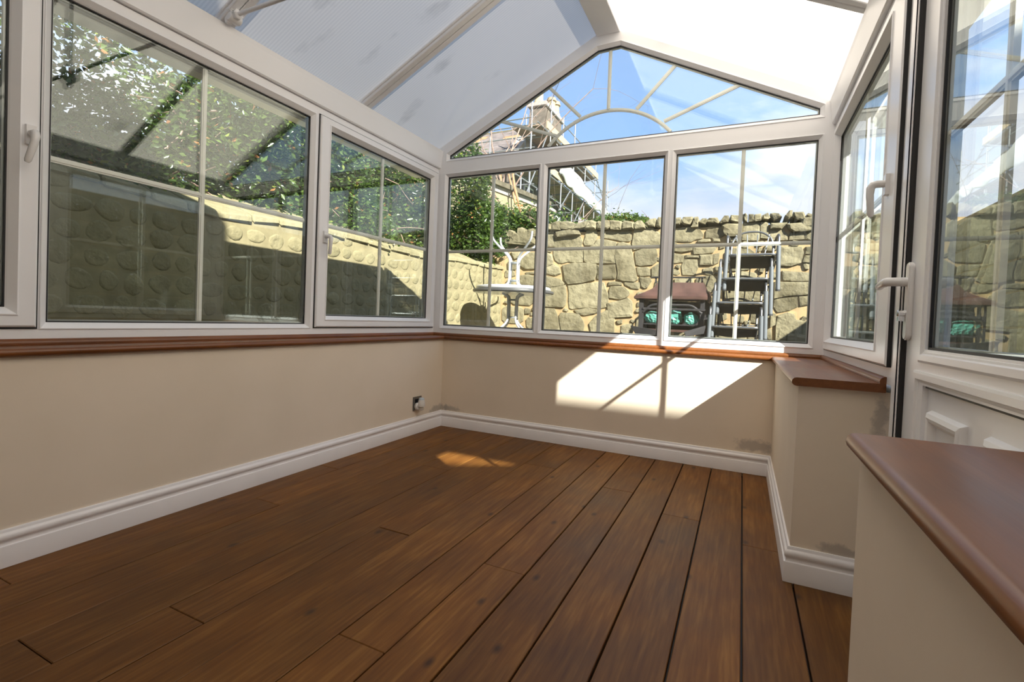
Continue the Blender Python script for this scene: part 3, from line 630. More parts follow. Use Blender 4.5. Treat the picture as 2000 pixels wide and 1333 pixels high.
# ---------------------------------------------------------------- socket and plug-in
so = empty('wall_socket', (.0, -.315, .212)); tag(so, 'small metal wall socket low on the left wall near the corner', 'socket')
mb = MB(); mb.box((0, -.362, .165), (.005, -.262, .262)); mb.build('faceplate', 'plate', so, bevel=.0015)
mb = MB(); mb.box((.004, -.340, .185), (.007, -.285, .245)); mb.build('insert', 'gasket', so, bevel=.001)
adopt(so)
pi = empty('air_freshener', (.012, -.315, .19)); tag(pi, 'white plug-in air freshener with pale blue top in the wall socket', 'air freshener')
mb = MB(); mb.lathe([(.020, 0), (.026, .006), (.027, .018), (.022, .024)], (.006, -.330, .195), 20, 0); mb.build('plug_body', 'plug', pi, smooth=True)
mb = MB(); mb.lathe([(.016, .0), (.024, .003), (.0265, .016), (.024, .040), (.020, .052)], (.040, -.312, .190), 22, 2); mb.build('shell', 'plug', pi, smooth=True)
mb = MB(); mb.lathe([(.020, 0), (.0195, .008), (.015, .013), (.004, .015)], (.040, -.312, .2425), 22, 2); mb.build('top_cap', 'cap', pi, smooth=True)
mb = MB(); mb.lathe([(.010, 0), (.017, .002), (.018, .012), (.016, .022)], (.040, -.312, .167), 18, 2); mb.build('bottle', 'fresh', pi, smooth=True)
adopt(pi)
# ================================================================ OUTSIDE
GZ = .45
def ground(name, a, b, mat, label):
    mb = MB(); mb.box(a, b); o = mb.build(name, mat); tag(o, label, kind='structure')
ground('floor_terrace', (-1.25, .26, .2), (4.0, 3.45, GZ), 'paving', 'paved terrace between conservatory and stone wall')
ground('floor_side', (-1.25, -5.2, .2), (-.30, .26, GZ), 'paving', 'narrow paved passage left of the conservatory')
ground('floor_right', (2.60, -9, -.3), (14, .26, -.08), 'paving', 'paving outside the door')
ground('floor_lawn', (-70, -40, -.5), (60, 90, -.32), 'grass', 'open ground beyond the garden walls')
# ---- back stone wall
YB = 3.45
STONES = [[(-0.56,2.23),(-0.53,2.24),(-0.47,2.23),(-0.47,2.16),(-0.56,2.16)],[(-0.46,2.24),(-0.39,2.27),(-0.34,2.27),(-0.3,2.24),(-0.34,2.18),(-0.32,2.15),(-0.46,2.15)],[(-0.33,2.26),(-0.26,2.26),(-0.18,2.25),(-0.11,2.22),(-0.12,2.18),(-0.17,2.15),(-0.25,2.15),(-0.33,2.17)],[(-0.17,2.14),(-0.12,2.18),(-0.08,2.22),(0.05,2.25),(0.06,2.21),(0.03,2.17),(-0.04,2.15),(-0.11,2.14)],[(0.05,2.19),(0.06,2.25),(0.12,2.26),(0.2,2.23),(0.19,2.18),(0.18,2.14),(0.03,2.15)],[(0.2,2.22),(0.22,2.24),(0.27,2.23),(0.28,2.16),(0.26,2.13),(0.21,2.14)],[(0.28,2.26),(0.33,2.25),(0.39,2.23),(0.39,2.16),(0.36,2.13),(0.29,2.13)],[(-0.56,2.11),(-0.44,2.12),(-0.42,1.9),(-0.56,1.9)],[(-0.38,2.12),(-0.19,2.14),(-0.07,2.12),(-0.05,2.07),(-0.36,2.05)],[(-0.41,2.04),(-0.06,2.06),(-0.01,1.95),(-0.02,1.9),(0.01,1.83),(0.01,1.75),(0.0,1.67),(-0.1,1.66),(-0.2,1.68),(-0.28,1.66),(-0.34,1.66),(-0.4,1.7),(-0.43,1.78),(-0.43,1.84),(-0.42,1.88)],[(0.05,2.11),(0.16,2.12),(0.19,2.1),(0.2,2.01),(0.18,1.96),(0.14,1.9),(0.03,1.9),(0.01,1.95),(0.03,2.02)],[(0.02,1.83),(0.17,1.91),(0.21,1.98),(0.34,1.96),(0.47,1.93),(0.48,1.65),(0.28,1.65),(0.08,1.66),(0.03,1.69)],[(-0.57,1.83),(-0.45,1.78),(-0.43,1.69),(-0.43,1.64),(-0.56,1.61)],[(-0.55,1.6),(-0.42,1.64),(-0.34,1.6),(-0.31,1.51),(-0.39,1.48),(-0.52,1.51)],[(-0.28,1.62),(-0.15,1.65),(0.06,1.65),(0.2,1.64),(0.21,1.52),(0.19,1.42),(0.01,1.38),(-0.19,1.36),(-0.24,1.41),(-0.25,1.5)],[(-0.56,1.48),(-0.31,1.43),(-0.25,1.37),(-0.26,1.35),(-0.39,1.32),(-0.56,1.3)],[(-0.56,1.28),(-0.38,1.31),(-0.23,1.34),(-0.21,1.2),(-0.21,1.13),(-0.22,1.07),(-0.25,1.03),(-0.46,1.03),(-0.56,1.03)],[(-0.19,1.33),(0.22,1.38),(0.32,1.38),(0.35,1.29),(0.39,1.2),(0.39,1.1),(0.38,1.05),(0.28,1.03),(0.11,1.04),(-0.03,1.02),(-0.11,1.01),(-0.15,1.02),(-0.17,1.13),(-0.17,1.24)],[(-0.08,0.99),(0.11,1.03),(0.25,1.01),(0.28,0.98),(0.21,0.95),(0.07,0.92),(-0.04,0.95)],[(-0.3,0.91),(-0.27,0.95),(-0.11,0.95),(-0.01,0.93),(0.05,0.85),(0.07,0.79),(0.06,0.69),(-0.25,0.67),(-0.29,0.81)],[(-0.56,1.0),(-0.38,1.0),(-0.34,0.93),(-0.31,0.84),(-0.27,0.67),(-0.56,0.67)],[(0.14,0.81),(0.24,0.93),(0.39,1.01),(0.48,1.05),(0.5,0.7),(0.18,0.68)],[(0.39,2.24),(0.43,2.24),(0.53,2.22),(0.54,2.19),(0.53,2.12),(0.48,2.12),(0.4,2.13)],[(0.56,2.2),(0.58,2.23),(0.69,2.21),(0.7,2.12),(0.63,2.12),(0.55,2.12)],[(0.71,2.18),(0.75,2.22),(0.8,2.22),(0.85,2.15),(0.85,2.12),(0.73,2.12)],[(0.86,2.19),(0.9,2.23),(0.98,2.24),(0.99,2.2),(0.97,2.14),(0.89,2.15)],[(1.0,2.22),(1.02,2.25),(1.05,2.24),(1.05,2.13),(1.0,2.14)],[(0.29,2.09),(0.46,2.11),(0.6,2.11),(0.66,2.07),(0.67,1.96),(0.65,1.94),(0.55,1.94),(0.35,1.99),(0.26,2.0),(0.25,2.09)],[(0.69,1.94),(0.7,2.06),(0.73,2.11),(0.94,2.1),(1.04,2.02),(1.04,1.86),(0.83,1.85),(0.71,1.82),(0.69,1.9)],[(0.49,1.92),(0.56,1.93),(0.66,1.9),(0.67,1.86),(0.49,1.86)],[(0.32,1.62),(0.47,1.63),(0.49,1.49),(0.48,1.44),(0.23,1.44),(0.22,1.62)],[(0.48,1.84),(0.67,1.85),(0.7,1.75),(0.73,1.61),(0.76,1.49),(0.78,1.43),(0.73,1.4),(0.58,1.41),(0.51,1.43),(0.51,1.54),(0.47,1.73)],[(0.73,1.8),(0.84,1.84),(1.0,1.83),(1.02,1.75),(1.01,1.66),(0.96,1.62),(0.81,1.61),(0.75,1.63),(0.73,1.73)],[(0.76,1.59),(0.9,1.59),(0.93,1.57),(0.94,1.48),(0.82,1.47),(0.78,1.49)],[(0.96,1.58),(1.05,1.64),(1.13,1.64),(1.14,1.47),(0.96,1.47)],[(0.81,1.46),(0.94,1.45),(0.96,1.41),(0.91,1.32),(0.87,1.31),(0.83,1.34)],[(0.39,1.39),(0.46,1.4),(0.56,1.39),(0.57,1.35),(0.39,1.35)],[(0.6,1.38),(0.63,1.4),(0.73,1.39),(0.81,1.39),(0.81,1.33),(0.8,1.3),(0.71,1.31),(0.62,1.35)],[(0.4,1.27),(0.42,1.33),(0.53,1.34),(0.6,1.33),(0.67,1.27),(0.68,1.23),(0.65,1.19),(0.56,1.16),(0.41,1.18)],[(0.39,1.1),(0.56,1.14),(0.66,1.18),(0.72,1.13),(0.73,1.03),(0.73,0.93),(0.41,0.9)],[(1.19,2.23),(1.29,2.23),(1.3,2.19),(1.28,2.15),(1.2,2.15)],[(1.32,2.23),(1.33,2.24),(1.43,2.24),(1.44,2.21),(1.41,2.15),(1.34,2.15),(1.31,2.17)],[(1.45,2.21),(1.46,2.23),(1.5,2.23),(1.51,2.15),(1.5,2.11),(1.43,2.11),(1.44,2.14)],[(1.52,2.17),(1.56,2.21),(1.6,2.21),(1.6,2.18),(1.59,2.14),(1.52,2.15)],[(1.61,2.19),(1.64,2.21),(1.72,2.21),(1.75,2.16),(1.74,2.14),(1.69,2.15),(1.61,2.16)],[(1.76,2.16),(1.81,2.23),(1.85,2.23),(1.86,2.18),(1.85,2.15),(1.77,2.14)],[(1.87,2.2),(1.88,2.23),(1.98,2.22),(1.98,2.15),(1.92,2.14),(1.87,2.17)],[(1.2,1.98),(1.24,2.06),(1.32,2.1),(1.51,2.09),(1.57,2.0),(1.56,1.95),(1.47,1.93),(1.43,1.91),(1.2,1.92)],[(1.6,1.95),(1.6,2.04),(1.62,2.06),(1.77,2.08),(1.8,2.01),(1.82,1.98),(1.76,1.95),(1.67,1.95)],[(1.79,2.11),(1.84,2.13),(2.0,2.12),(2.0,1.98),(1.86,1.98),(1.82,2.01),(1.81,2.04)],[(1.2,1.85),(1.45,1.84),(1.45,1.8),(1.32,1.78),(1.22,1.79)],[(1.46,1.84),(1.74,1.84),(1.69,1.76),(1.58,1.75),(1.47,1.75)],[(1.2,1.77),(1.36,1.74),(1.34,1.65),(1.21,1.64)],[(1.37,1.74),(1.53,1.73),(1.53,1.7),(1.37,1.7)],[(1.35,1.69),(1.51,1.68),(1.53,1.6),(1.5,1.49),(1.35,1.49),(1.33,1.6)],[(1.54,1.74),(1.69,1.74),(1.69,1.61),(1.55,1.61)],[(1.69,1.74),(1.77,1.76),(1.76,1.64),(1.7,1.61)],[(1.85,1.96),(2.0,1.96),(2.0,1.9),(1.85,1.9)],[(1.51,1.92),(1.57,1.94),(1.65,1.94),(1.67,1.91),(1.51,1.9)],[(1.68,1.94),(1.76,1.94),(1.77,1.9),(1.69,1.9)],[(2.01,2.23),(2.04,2.25),(2.06,2.22),(2.06,2.15),(2.04,2.15)],[(2.08,2.23),(2.13,2.23),(2.14,2.15),(2.08,2.15)],[(2.14,2.23),(2.21,2.23),(2.21,2.16),(2.15,2.15)],[(2.22,2.21),(2.28,2.24),(2.3,2.18),(2.28,2.16),(2.23,2.17)],[(2.31,2.23),(2.35,2.24),(2.4,2.22),(2.42,2.19),(2.35,2.15),(2.31,2.2)],[(2.46,2.19),(2.5,2.25),(2.53,2.25),(2.53,2.19),(2.5,2.16)],[(2.55,2.23),(2.64,2.23),(2.67,2.18),(2.66,2.14),(2.59,2.15),(2.54,2.18)],[(2.68,2.2),(2.7,2.21),(2.76,2.18),(2.76,2.13),(2.69,2.15)],[(2.02,2.12),(2.2,2.12),(2.21,1.93),(2.19,1.9),(2.02,1.91)],[(2.21,2.12),(2.29,2.11),(2.3,1.92),(2.22,1.93)],[(2.32,2.11),(2.48,2.11),(2.43,2.05),(2.32,2.05)],[(2.32,2.03),(2.44,2.03),(2.5,1.96),(2.5,1.9),(2.33,1.9),(2.31,1.94)],[(2.49,2.1),(2.71,2.11),(2.74,2.02),(2.63,2.01),(2.56,2.01),(2.51,2.05)],[(2.52,1.98),(2.66,1.99),(2.67,1.9),(2.52,1.9)],[(2.67,2.0),(2.75,1.99),(2.75,1.89),(2.68,1.9)],[(2.43,1.82),(2.65,1.81),(2.67,1.74),(2.65,1.63),(2.55,1.59),(2.44,1.6)],[(2.69,1.81),(2.75,1.81),(2.76,1.73),(2.69,1.73)],[(2.69,1.71),(2.76,1.71),(2.76,1.62),(2.66,1.63)],[(2.46,1.53),(2.75,1.51),(2.75,1.42),(2.58,1.41),(2.48,1.42)],[(2.39,1.4),(2.75,1.4),(2.75,1.26),(2.53,1.24),(2.4,1.21)],[(2.4,1.2),(2.63,1.23),(2.64,1.11),(2.56,1.07),(2.44,1.04),(2.4,1.11)],[(2.65,1.23),(2.76,1.24),(2.75,1.14),(2.67,1.12)],[(2.44,1.0),(2.54,1.04),(2.61,1.02),(2.63,0.96),(2.74,0.95),(2.76,0.69),(2.43,0.69),(2.43,0.87)],[(2.16,1.06),(2.27,1.06),(2.28,0.89),(2.16,0.91)],[(2.36,1.04),(2.42,1.02),(2.42,0.9),(2.37,0.86)],[(2.14,0.82),(2.29,0.83),(2.29,0.69),(2.14,0.69)],[(2.04,0.82),(2.12,0.81),(2.12,0.69),(2.03,0.69)],[(2.32,0.83),(2.38,0.84),(2.39,0.7),(2.34,0.7)],[(-1.18,2.13),(-1.1,2.14),(-0.94,2.12),(-0.77,2.15),(-0.73,2.1),(-0.74,1.97),(-0.83,1.95),(-1.19,1.99)],[(-1.18,1.9),(-1.09,1.95),(-0.84,1.96),(-0.72,1.94),(-0.72,1.88),(-0.95,1.86)],[(-0.95,1.73),(-0.87,1.81),(-0.72,1.82),(-0.71,1.58),(-0.86,1.58),(-0.94,1.63)],[(-1.11,1.83),(-0.96,1.83),(-0.96,1.75),(-1.05,1.73)],[(-0.97,1.48),(-0.82,1.5),(-0.69,1.47),(-0.69,1.32),(-0.98,1.37)],[(-0.86,1.53),(-0.72,1.54),(-0.7,1.51),(-0.84,1.5)]]
gw = empty('wall_garden_back'); tag(gw, 'rubble sandstone garden wall with upright cope stones behind the terrace', kind='structure')
mb = MB(); mb.box((-1.6, YB, -.3), (5.2, YB + .38, 2.09)); mb.build('mortar_bed', 'mortar', gw)
def inside(p, poly):
    c = False; n = len(poly)
    for i in range(n):
        a, b = poly[i], poly[(i + 1) % n]
        if (a[1] > p[1]) != (b[1] > p[1]) and p[0] < (b[0] - a[0]) * (p[1] - a[1]) / (b[1] - a[1] + 1e-12) + a[0]: c = not c
    return c
def stone(poly, P, depth, mat, parent, name='stone', back=.02):
    cx_ = sum(p[0] for p in poly) / len(poly); cy_ = sum(p[1] for p in poly) / len(poly)
    def sc(k, j=0): return [(cx_ + (p[0] - cx_) * k + random.uniform(-j, j), cy_ + (p[1] - cy_) * k + random.uniform(-j, j)) for p in poly]
    L = [[P(a, b, back) for a, b in sc(.98)], [P(a, b, -depth * .45) for a, b in sc(1.0, .003)],
         [P(a, b, -depth * random.uniform(.8, 1.0)) for a, b in sc(.965, .005)], [P(a, b, -depth * random.uniform(.95, 1.2)) for a, b in sc(.7, .01)]]
    mb = MB(); n = len(poly); vs = [v for l in L for v in l] + [P(cx_, cy_, -depth * 1.1)]; fs = []
    for k in range(3):
        for i in range(n): fs.append((k * n + i, k * n + (i + 1) % n, (k + 1) * n + (i + 1) % n, (k + 1) * n + i))
    fs += [(3 * n + i, 3 * n + (i + 1) % n, 4 * n) for i in range(n)]
    mb.add(vs, fs); o = mb.build(name, mat, parent); return o
PB = lambda u, v, w_: (u, YB + w_, v)
boxes = []
for poly in STONES:
    top = max(p[1] for p in poly); cope = sum(p[1] for p in poly) / len(poly) > 2.045
    ctr = (sum(p[0] for p in poly) / len(poly), sum(p[1] for p in poly) / len(poly)); big = [(ctr[0] + (p[0] - ctr[0]) * 1.04, ctr[1] + (p[1] - ctr[1]) * 1.05) for p in poly]
    if cope:
        big = [(ctr[0] + (p[0] - ctr[0]) * 1.12, ctr[1] - .02 + (p[1] - ctr[1]) * 1.10) for p in poly]
        stone(big, PB, .07, 'stone', gw, 'cope_stone', back=.34)
    else: stone(big, PB, random.uniform(.012, .032), 'stone', gw)
    boxes.append(big)
def free(r_, pad=.004):
    x0, x1, z0, z1 = r_
    pts = [(x0 + (x1 - x0) * i / 4, z0 + (z1 - z0) * j / 4) for i in range(5) for j in range(5)]
    if any(inside(p, q) for q in boxes for p in pts): return False
    for q in boxes:
        if any(x0 - pad < p[0] < x1 + pad and z0 - pad < p[1] < z1 + pad for p in q): return False
    return True
for (wd, ht, tries) in ((.42, .26, 500), (.28, .2, 700), (.2, .13, 900), (.14, .10, 1200), (.09, .07, 1500), (.06, .045, 1500)):
    for _ in range(tries):
        a = wd * random.uniform(.75, 1.3); b = ht * random.uniform(.75, 1.3); x = random.uniform(-1.23, 4.0 - a); z = random.uniform(.42, 2.0 - b)
        if free((x, x + a, z, z + b)):
            c = .18; j = lambda: random.uniform(-.012, .012)
            poly = [(x + a * c + j(), z + j()), (x + a * (1 - c), z + j()), (x + a + j(), z + b * c), (x + a + j(), z + b * (1 - c)), (x + a * (1 - c) + j(), z + b + j()), (x + a * c, z + b + j()), (x + j(), z + b * (1 - c)), (x + j(), z + b * c)]
            stone(poly, PB, random.uniform(.010, .028), 'stone', gw); boxes.append(poly)
x = 2.62
while x < 4.0:   # cope stones carry on to the right
    a = random.uniform(.12, .24); h = random.uniform(.12, .2)
    stone([(x, 2.03), (x + a, 2.03), (x + a, 2.03 + h * .8), (x + a * .6, 2.03 + h), (x + a * .15, 2.03 + h * .9)], PB, .07, 'stone', gw, 'cope_stone', back=.34); x += a + .015
x = -1.22
while x < -.85:
    a = random.uniform(.12, .2); h = random.uniform(.12, .18)
    stone([(x, 2.03), (x + a, 2.03), (x + a, 2.03 + h * .8), (x + a * .6, 2.03 + h), (x + a * .15, 2.03 + h * .9)], PB, .07, 'stone', gw, 'cope_stone', back=.34); x += a + .015
# ---- left wall of lime-washed cobbles
lw = empty('wall_garden_left'); tag(lw, 'lime washed cobble garden wall with sloping stone top below the hedge', kind='structure')
XL = -1.25
PL = lambda u, v, w_: (XL - w_, u, v)
def ztop(y): return float(np.interp(y, [-5.2, -1.9, -1.0, -.2, .6, 1.55, 2.0, 2.9, 3.45], [1.62, 1.62, 1.55, 1.62, 1.60, 1.57, 1.63, 1.64, 1.66]))
ysn = [-5.2 + i * (8.65 / 40) for i in range(41)]
mb = MB()
for a, b in zip(ysn[:-1], ysn[1:]):
    ja, jb = ztop(a) - .02, ztop(b) - .02
    mb.hexa([(XL - .45, a, -.3), (XL, a, -.3), (XL, b, -.3), (XL - .45, b, -.3), (XL - .45, a, ja + .12), (XL, a, ja - .07), (XL, b, jb - .07), (XL - .45, b, jb + .12)])
mb.build('mortar_bed', 'lime', lw)
cnt = 0; rows = 7; z = .60
hts = [.15, .145, .14, .14, .135, .13, .13]
for r_ in range(rows):
    y = -2.7 + random.uniform(0, .1)
    while y < 3.4 and cnt < 296:
        a = random.uniform(.11, .20); hh = hts[r_] * random.uniform(.86, 1.0); cy_, cz_ = y + a / 2, z + hts[r_] / 2 + random.uniform(-.012, .012)
        if cz_ + hh / 2 < ztop(cy_) - .05:
            nn = 12; ph = random.uniform(0, 6.28); e1_, e2_ = random.uniform(.8, 1), random.uniform(.8, 1)
            base = [(a * .54 * e1_ * math.cos(2 * math.pi * k / nn) * (1 + .09 * math.sin(2 * math.pi * 3 * k / nn + ph)), hh * .56 * e2_ * math.sin(2 * math.pi * k / nn) * (1 + .09 * math.sin(2 * math.pi * 2 * k / nn + ph * 2))) for k in range(nn)]
            d = random.uniform(.003, .011); vs = []
            for (k_, w_) in ((1.0, .006), (.90, -.30 * d), (.72, -.72 * d), (.42, -.97 * d)): vs += [PL(cy_ + q[0] * k_, cz_ + q[1] * k_, w_) for q in base]
            vs.append(PL(cy_, cz_, -d)); mb = MB()
            mb.add(vs, [(r2 * nn + i, r2 * nn + (i + 1) % nn, (r2 + 1) * nn + (i + 1) % nn, (r2 + 1) * nn + i) for r2 in range(3) for i in range(nn)] + [(3 * nn + i, 3 * nn + (i + 1) % nn, 4 * nn) for i in range(nn)])
            o = mb.build('stone', 'cobble', lw); o.data.polygons.foreach_set('use_smooth', [True] * len(o.data.polygons)); cnt += 1
        y += a + .01
    z += hts[r_]
y = -5.1
while y < 3.4:   # sloping cope of flat stones
    a = random.uniform(.18, .42); z0, z1 = ztop(y), ztop(y + a); d = random.uniform(-.015, .015)
    mb = MB(); mb.hexa([(XL + .02, y, z0 - .10), (XL + .03, y + a - .012, z1 - .10 + d), (XL - .44, y + a - .012, z1 + .03), (XL - .44, y, z0 + .03), (XL + .012, y, z0 - .045 + d), (XL + .02, y + a - .012, z1 - .045), (XL - .44, y + a - .015, z1 + .15), (XL - .44, y, z0 + .15 + d)])
    mb.build('cope_stone', 'cobble', lw, bevel=.012, seg=1); y += a
# ---- right garden wall
rw = empty('wall_garden_right'); tag(rw, 'low stone garden wall closing the terrace on the right', kind='structure')
mb = MB(); mb.box((4.0, -3.5, -.3), (4.35, YB, 2.02)); mb.build('mortar_bed', 'mortar', rw)
PRR = lambda u, v, w_: (4.0 + w_, u, v)
z = .0
while z < 1.95:
    h = random.uniform(.2, .3); h = min(h, 2.02 - z); y = -3.45
    while y < 3.35:
        a = min(random.uniform(.28, .6), 3.42 - y)
        if h > .06: stone([(y, z), (y + a, z), (y + a, z + h * .9), (y + a * .5, z + h * .95), (y, z + h * .92)], PRR, random.uniform(.02, .04), 'stone', rw)
        y += a + .01
    z += h

# ---- foliage
def leaves(name, pts, size, mats, weights, parent=None, flat=.5):
    n = len(pts); pts = np.asarray(pts, float)
    d = RNG.normal(size=(n, 3)); d[:, 2] *= flat; d /= np.linalg.norm(d, axis=1)[:, None]
    u = RNG.normal(size=(n, 3)); u -= (u * d).sum(1)[:, None] * d; u /= np.linalg.norm(u, axis=1)[:, None]
    nrm = np.cross(d, u); s = size * RNG.uniform(.6, 1.25, n)[:, None]
    v = np.empty((n, 4, 3)); v[:, 0] = pts - d * s; v[:, 1] = pts + u * s * .5 + nrm * s * .18; v[:, 2] = pts + d * s; v[:, 3] = pts - u * s * .5 + nrm * s * .18
    idx = np.arange(n) * 4
    me = bpy.data.meshes.new(name); me.vertices.add(4 * n); me.vertices.foreach_set('co', v.reshape(-1))
    f = np.stack([idx, idx + 1, idx + 2, idx, idx + 2, idx + 3], 1).reshape(-1)
    me.loops.add(6 * n); me.loops.foreach_set('vertex_index', f.astype(np.int32)); me.polygons.add(2 * n)
    me.polygons.foreach_set('loop_start', (np.arange(2 * n) * 3).astype(np.int32)); me.polygons.foreach_set('loop_total', np.full(2 * n, 3, np.int32))
    for mm in mats: me.materials.append(M[mm])
    mi = RNG.choice(len(mats), n, p=np.array(weights) / sum(weights)); me.polygons.foreach_set('material_index', np.repeat(mi, 2).astype(np.int32))
    me.update(); me.validate(); o = bpy.data.objects.new(name, me); COL.objects.link(o)
    if parent is not None: o.parent = parent
    return o
def twigs(mb, n, lo, hi, L, r):
    for _ in range(n):
        p = Vector([random.uniform(lo[i], hi[i]) for i in range(3)]); pts = [p]; d = Vector((random.gauss(0, 1), random.gauss(0, 1), random.gauss(.4, .8))).normalized()
        for k in range(4): d = (d + Vector([random.gauss(0, .35) for _ in range(3)])).normalized(); p = p + d * L / 4; pts.append(p)
        mb.tube(pts, [r, r * .8, r * .6, r * .45, r * .25], 4, cap=False)
hg = empty('holly_hedge', (-1.9, -.5, 1.6)); tag(hg, 'dense dark green holly hedge growing on top of the left garden wall', 'hedge')
def htop(y): return np.interp(y, [-5.2, -2.4, -1.2, 0, 1.5, 2.3, 2.9, 3.4, 3.9], [2.55, 2.6, 2.75, 3.1, 3.15, 2.95, 2.66, 2.50, 2.2])
n = 72000; y = RNG.uniform(-3.7, 3.9, n); ht = htop(y); zz = 1.60 + (ht - 1.60) * RNG.uniform(0, 1, n) ** .9
front = -1.40 + .28 * np.clip((zz - 1.9) / .7, 0, 1) - .16 * np.sin(y * 2.3) * np.sin(zz * 3.1) - .1 * np.sin(y * 5.7 + zz * 4)
xx = front - np.abs(RNG.normal(0, .22, n)); keep = RNG.uniform(0, 1, n) < np.where((zz > 2.1) & (y < -.8), .42, np.where(zz > 2.35, .80, 1))
hp_ = np.stack([xx, y, zz + RNG.normal(0, .05, n)], 1)[keep]
n = 8000; y = RNG.uniform(-3.7, 1.0, n); zz = RNG.uniform(2.4, 3.9, n); q = np.stack([-1.7 - RNG.uniform(0, 1.2, n) - .2 * np.sin(3 * y), y, zz], 1)
q = q[(np.sin(q[:, 1] * 3.3) * np.sin(q[:, 2] * 4.1 + 1) + .35 * RNG.normal(size=len(q))) > -.1]
o = leaves('leaves', np.concatenate([hp_, q]), .028, ['leaf1', 'leaf2', 'leaf3', 'leaf4'], [.60, .34, .035, .025], hg); tag(o, kind='stuff')
n = 16000; y = RNG.uniform(-3.0, 3.8, n); zz = 1.6 + np.where(y < -.8, .5, htop(y) - 1.75) * RNG.uniform(0, 1, n)
o = leaves('inner_leaves', np.stack([-2.05 - RNG.uniform(0, .5, n), y, zz], 1), .06, ['leaf1', 'leaf2'], [.8, .2], hg); tag(o, kind='stuff')
mb = MB(); twigs(mb, 220, (-2.1, -3.6, 1.6), (-1.45, 3.6, 2.6), .55, .008)
o = mb.build('twigs', 'bark', hg); tag(o, kind='stuff')
adopt(hg)
iv = empty('ivy_clump', (-.1, 3.75, 2.1)); tag(iv, 'low ivy clump spilling behind the cope stones of the back wall', 'ivy')
n = 5200; a = RNG.normal(0, 1, (n, 3)) * (.30, .10, .06) + (.38, 3.8, 2.26); a = a[(a[:, 2] < 2.50 - .5 * np.abs(a[:, 0] - .42))]
o = leaves('leaves', a, .026, ['leaf1', 'leaf2', 'leaf3', 'leaf4'], [.4, .5, .05, .05], iv); tag(o, kind='stuff'); 
mb = MB(); twigs(mb, 60, (-.3, 3.7, 2.0), (.9, 3.9, 2.2), .3, .006); o = mb.build('twigs', 'bark', iv); tag(o, kind='stuff'); adopt(iv)
iv2 = empty('holly_bush', (-1.1, 3.7, 2.2)); tag(iv2, 'glossy holly bush hanging over the corner where the two garden walls meet', 'bush')
n = 9000; a = RNG.normal(0, 1, (n, 3)) * (.30, .13, .12) + (-1.15, 3.72, 2.26)
keepb = (a[:, 2] > 2.10 + .35 * (a[:, 0] + 1.0).clip(-1, 0)); a = a[keepb]
o = leaves('leaves', a, .034, ['leaf1', 'leaf2', 'leaf3', 'leaf4'], [.55, .36, .05, .04], iv2); tag(o, kind='stuff')
n = 2600; a = np.stack([-1.12 - RNG.uniform(0, .35, n), RNG.uniform(2.6, 3.4, n), RNG.uniform(1.75, 2.5, n)], 1)
o = leaves('lower_leaves', a, .034, ['leaf1', 'leaf2'], [.7, .3], iv2); tag(o, kind='stuff')
mb = MB(); twigs(mb, 70, (-1.5, 3.5, 1.9), (-.7, 3.9, 2.3), .4, .007); o = mb.build('twigs', 'bark', iv2); tag(o, kind='stuff'); adopt(iv2)

# bare trees
def tree(name, base, dirs, label, seed, depth=5, L0=1.6, r0=.12, mat='bark', spread=.5):
    rnd = random.Random(seed); root = empty(name, base); tag(root, label, 'tree')
    tr = MB(); br = MB()
    def grow(p, d, L, r, lev):
        pts = [p]; rs = [r]
        for k in range(5):
            d = (d + Vector([rnd.gauss(0, .11) for _ in range(3)]) + Vector((0, 0, .03 if lev > 1 else 0))).normalized(); p = p + d * L / 5; pts.append(p); rs.append(r * (1 - .11 * (k + 1)))
        (tr if lev == 0 else br).tube(pts, rs, 7 if lev < 2 else 4, cap=False)
        if lev < depth:
            for k in range(rnd.choice((2, 3, 3)) if lev else 4):
                i = rnd.choice((2, 3, 4, 5)); dd = (d + Vector((rnd.gauss(0, spread), rnd.gauss(0, spread), rnd.gauss(0, spread * .8)))).normalized()
                grow(pts[i], dd, L * rnd.uniform(.55, .8), rs[i] * rnd.uniform(.5, .68), lev + 1)
    for (d, L, r) in dirs: grow(Vector(base), Vector(d).normalized(), L, r, 0)
    tr.build('trunk', 'trunk', root, smooth=True); o = br.build('branches', mat, root); tag(o, kind='stuff'); adopt(root); return root
tree('bare_tree', (-3.3, 9.4, 1.0), [((-.13, 0, 1), 4.6, .085), ((-.05, .02, 1), 4.3, .06), ((.22, .1, 1), 4.4, .06)], 'bare leafless tree with orange brown trunk in front of the scaffolded house', 11, depth=6, spread=.6)
tree('bare_tree', (-3.3, -.9, .2), [((.05, .1, 1), 2.6, .09), ((.1, .3, 1), 2.4, .07)], 'bare branches of a tree standing behind the left hedge', 5, depth=5, spread=.5)
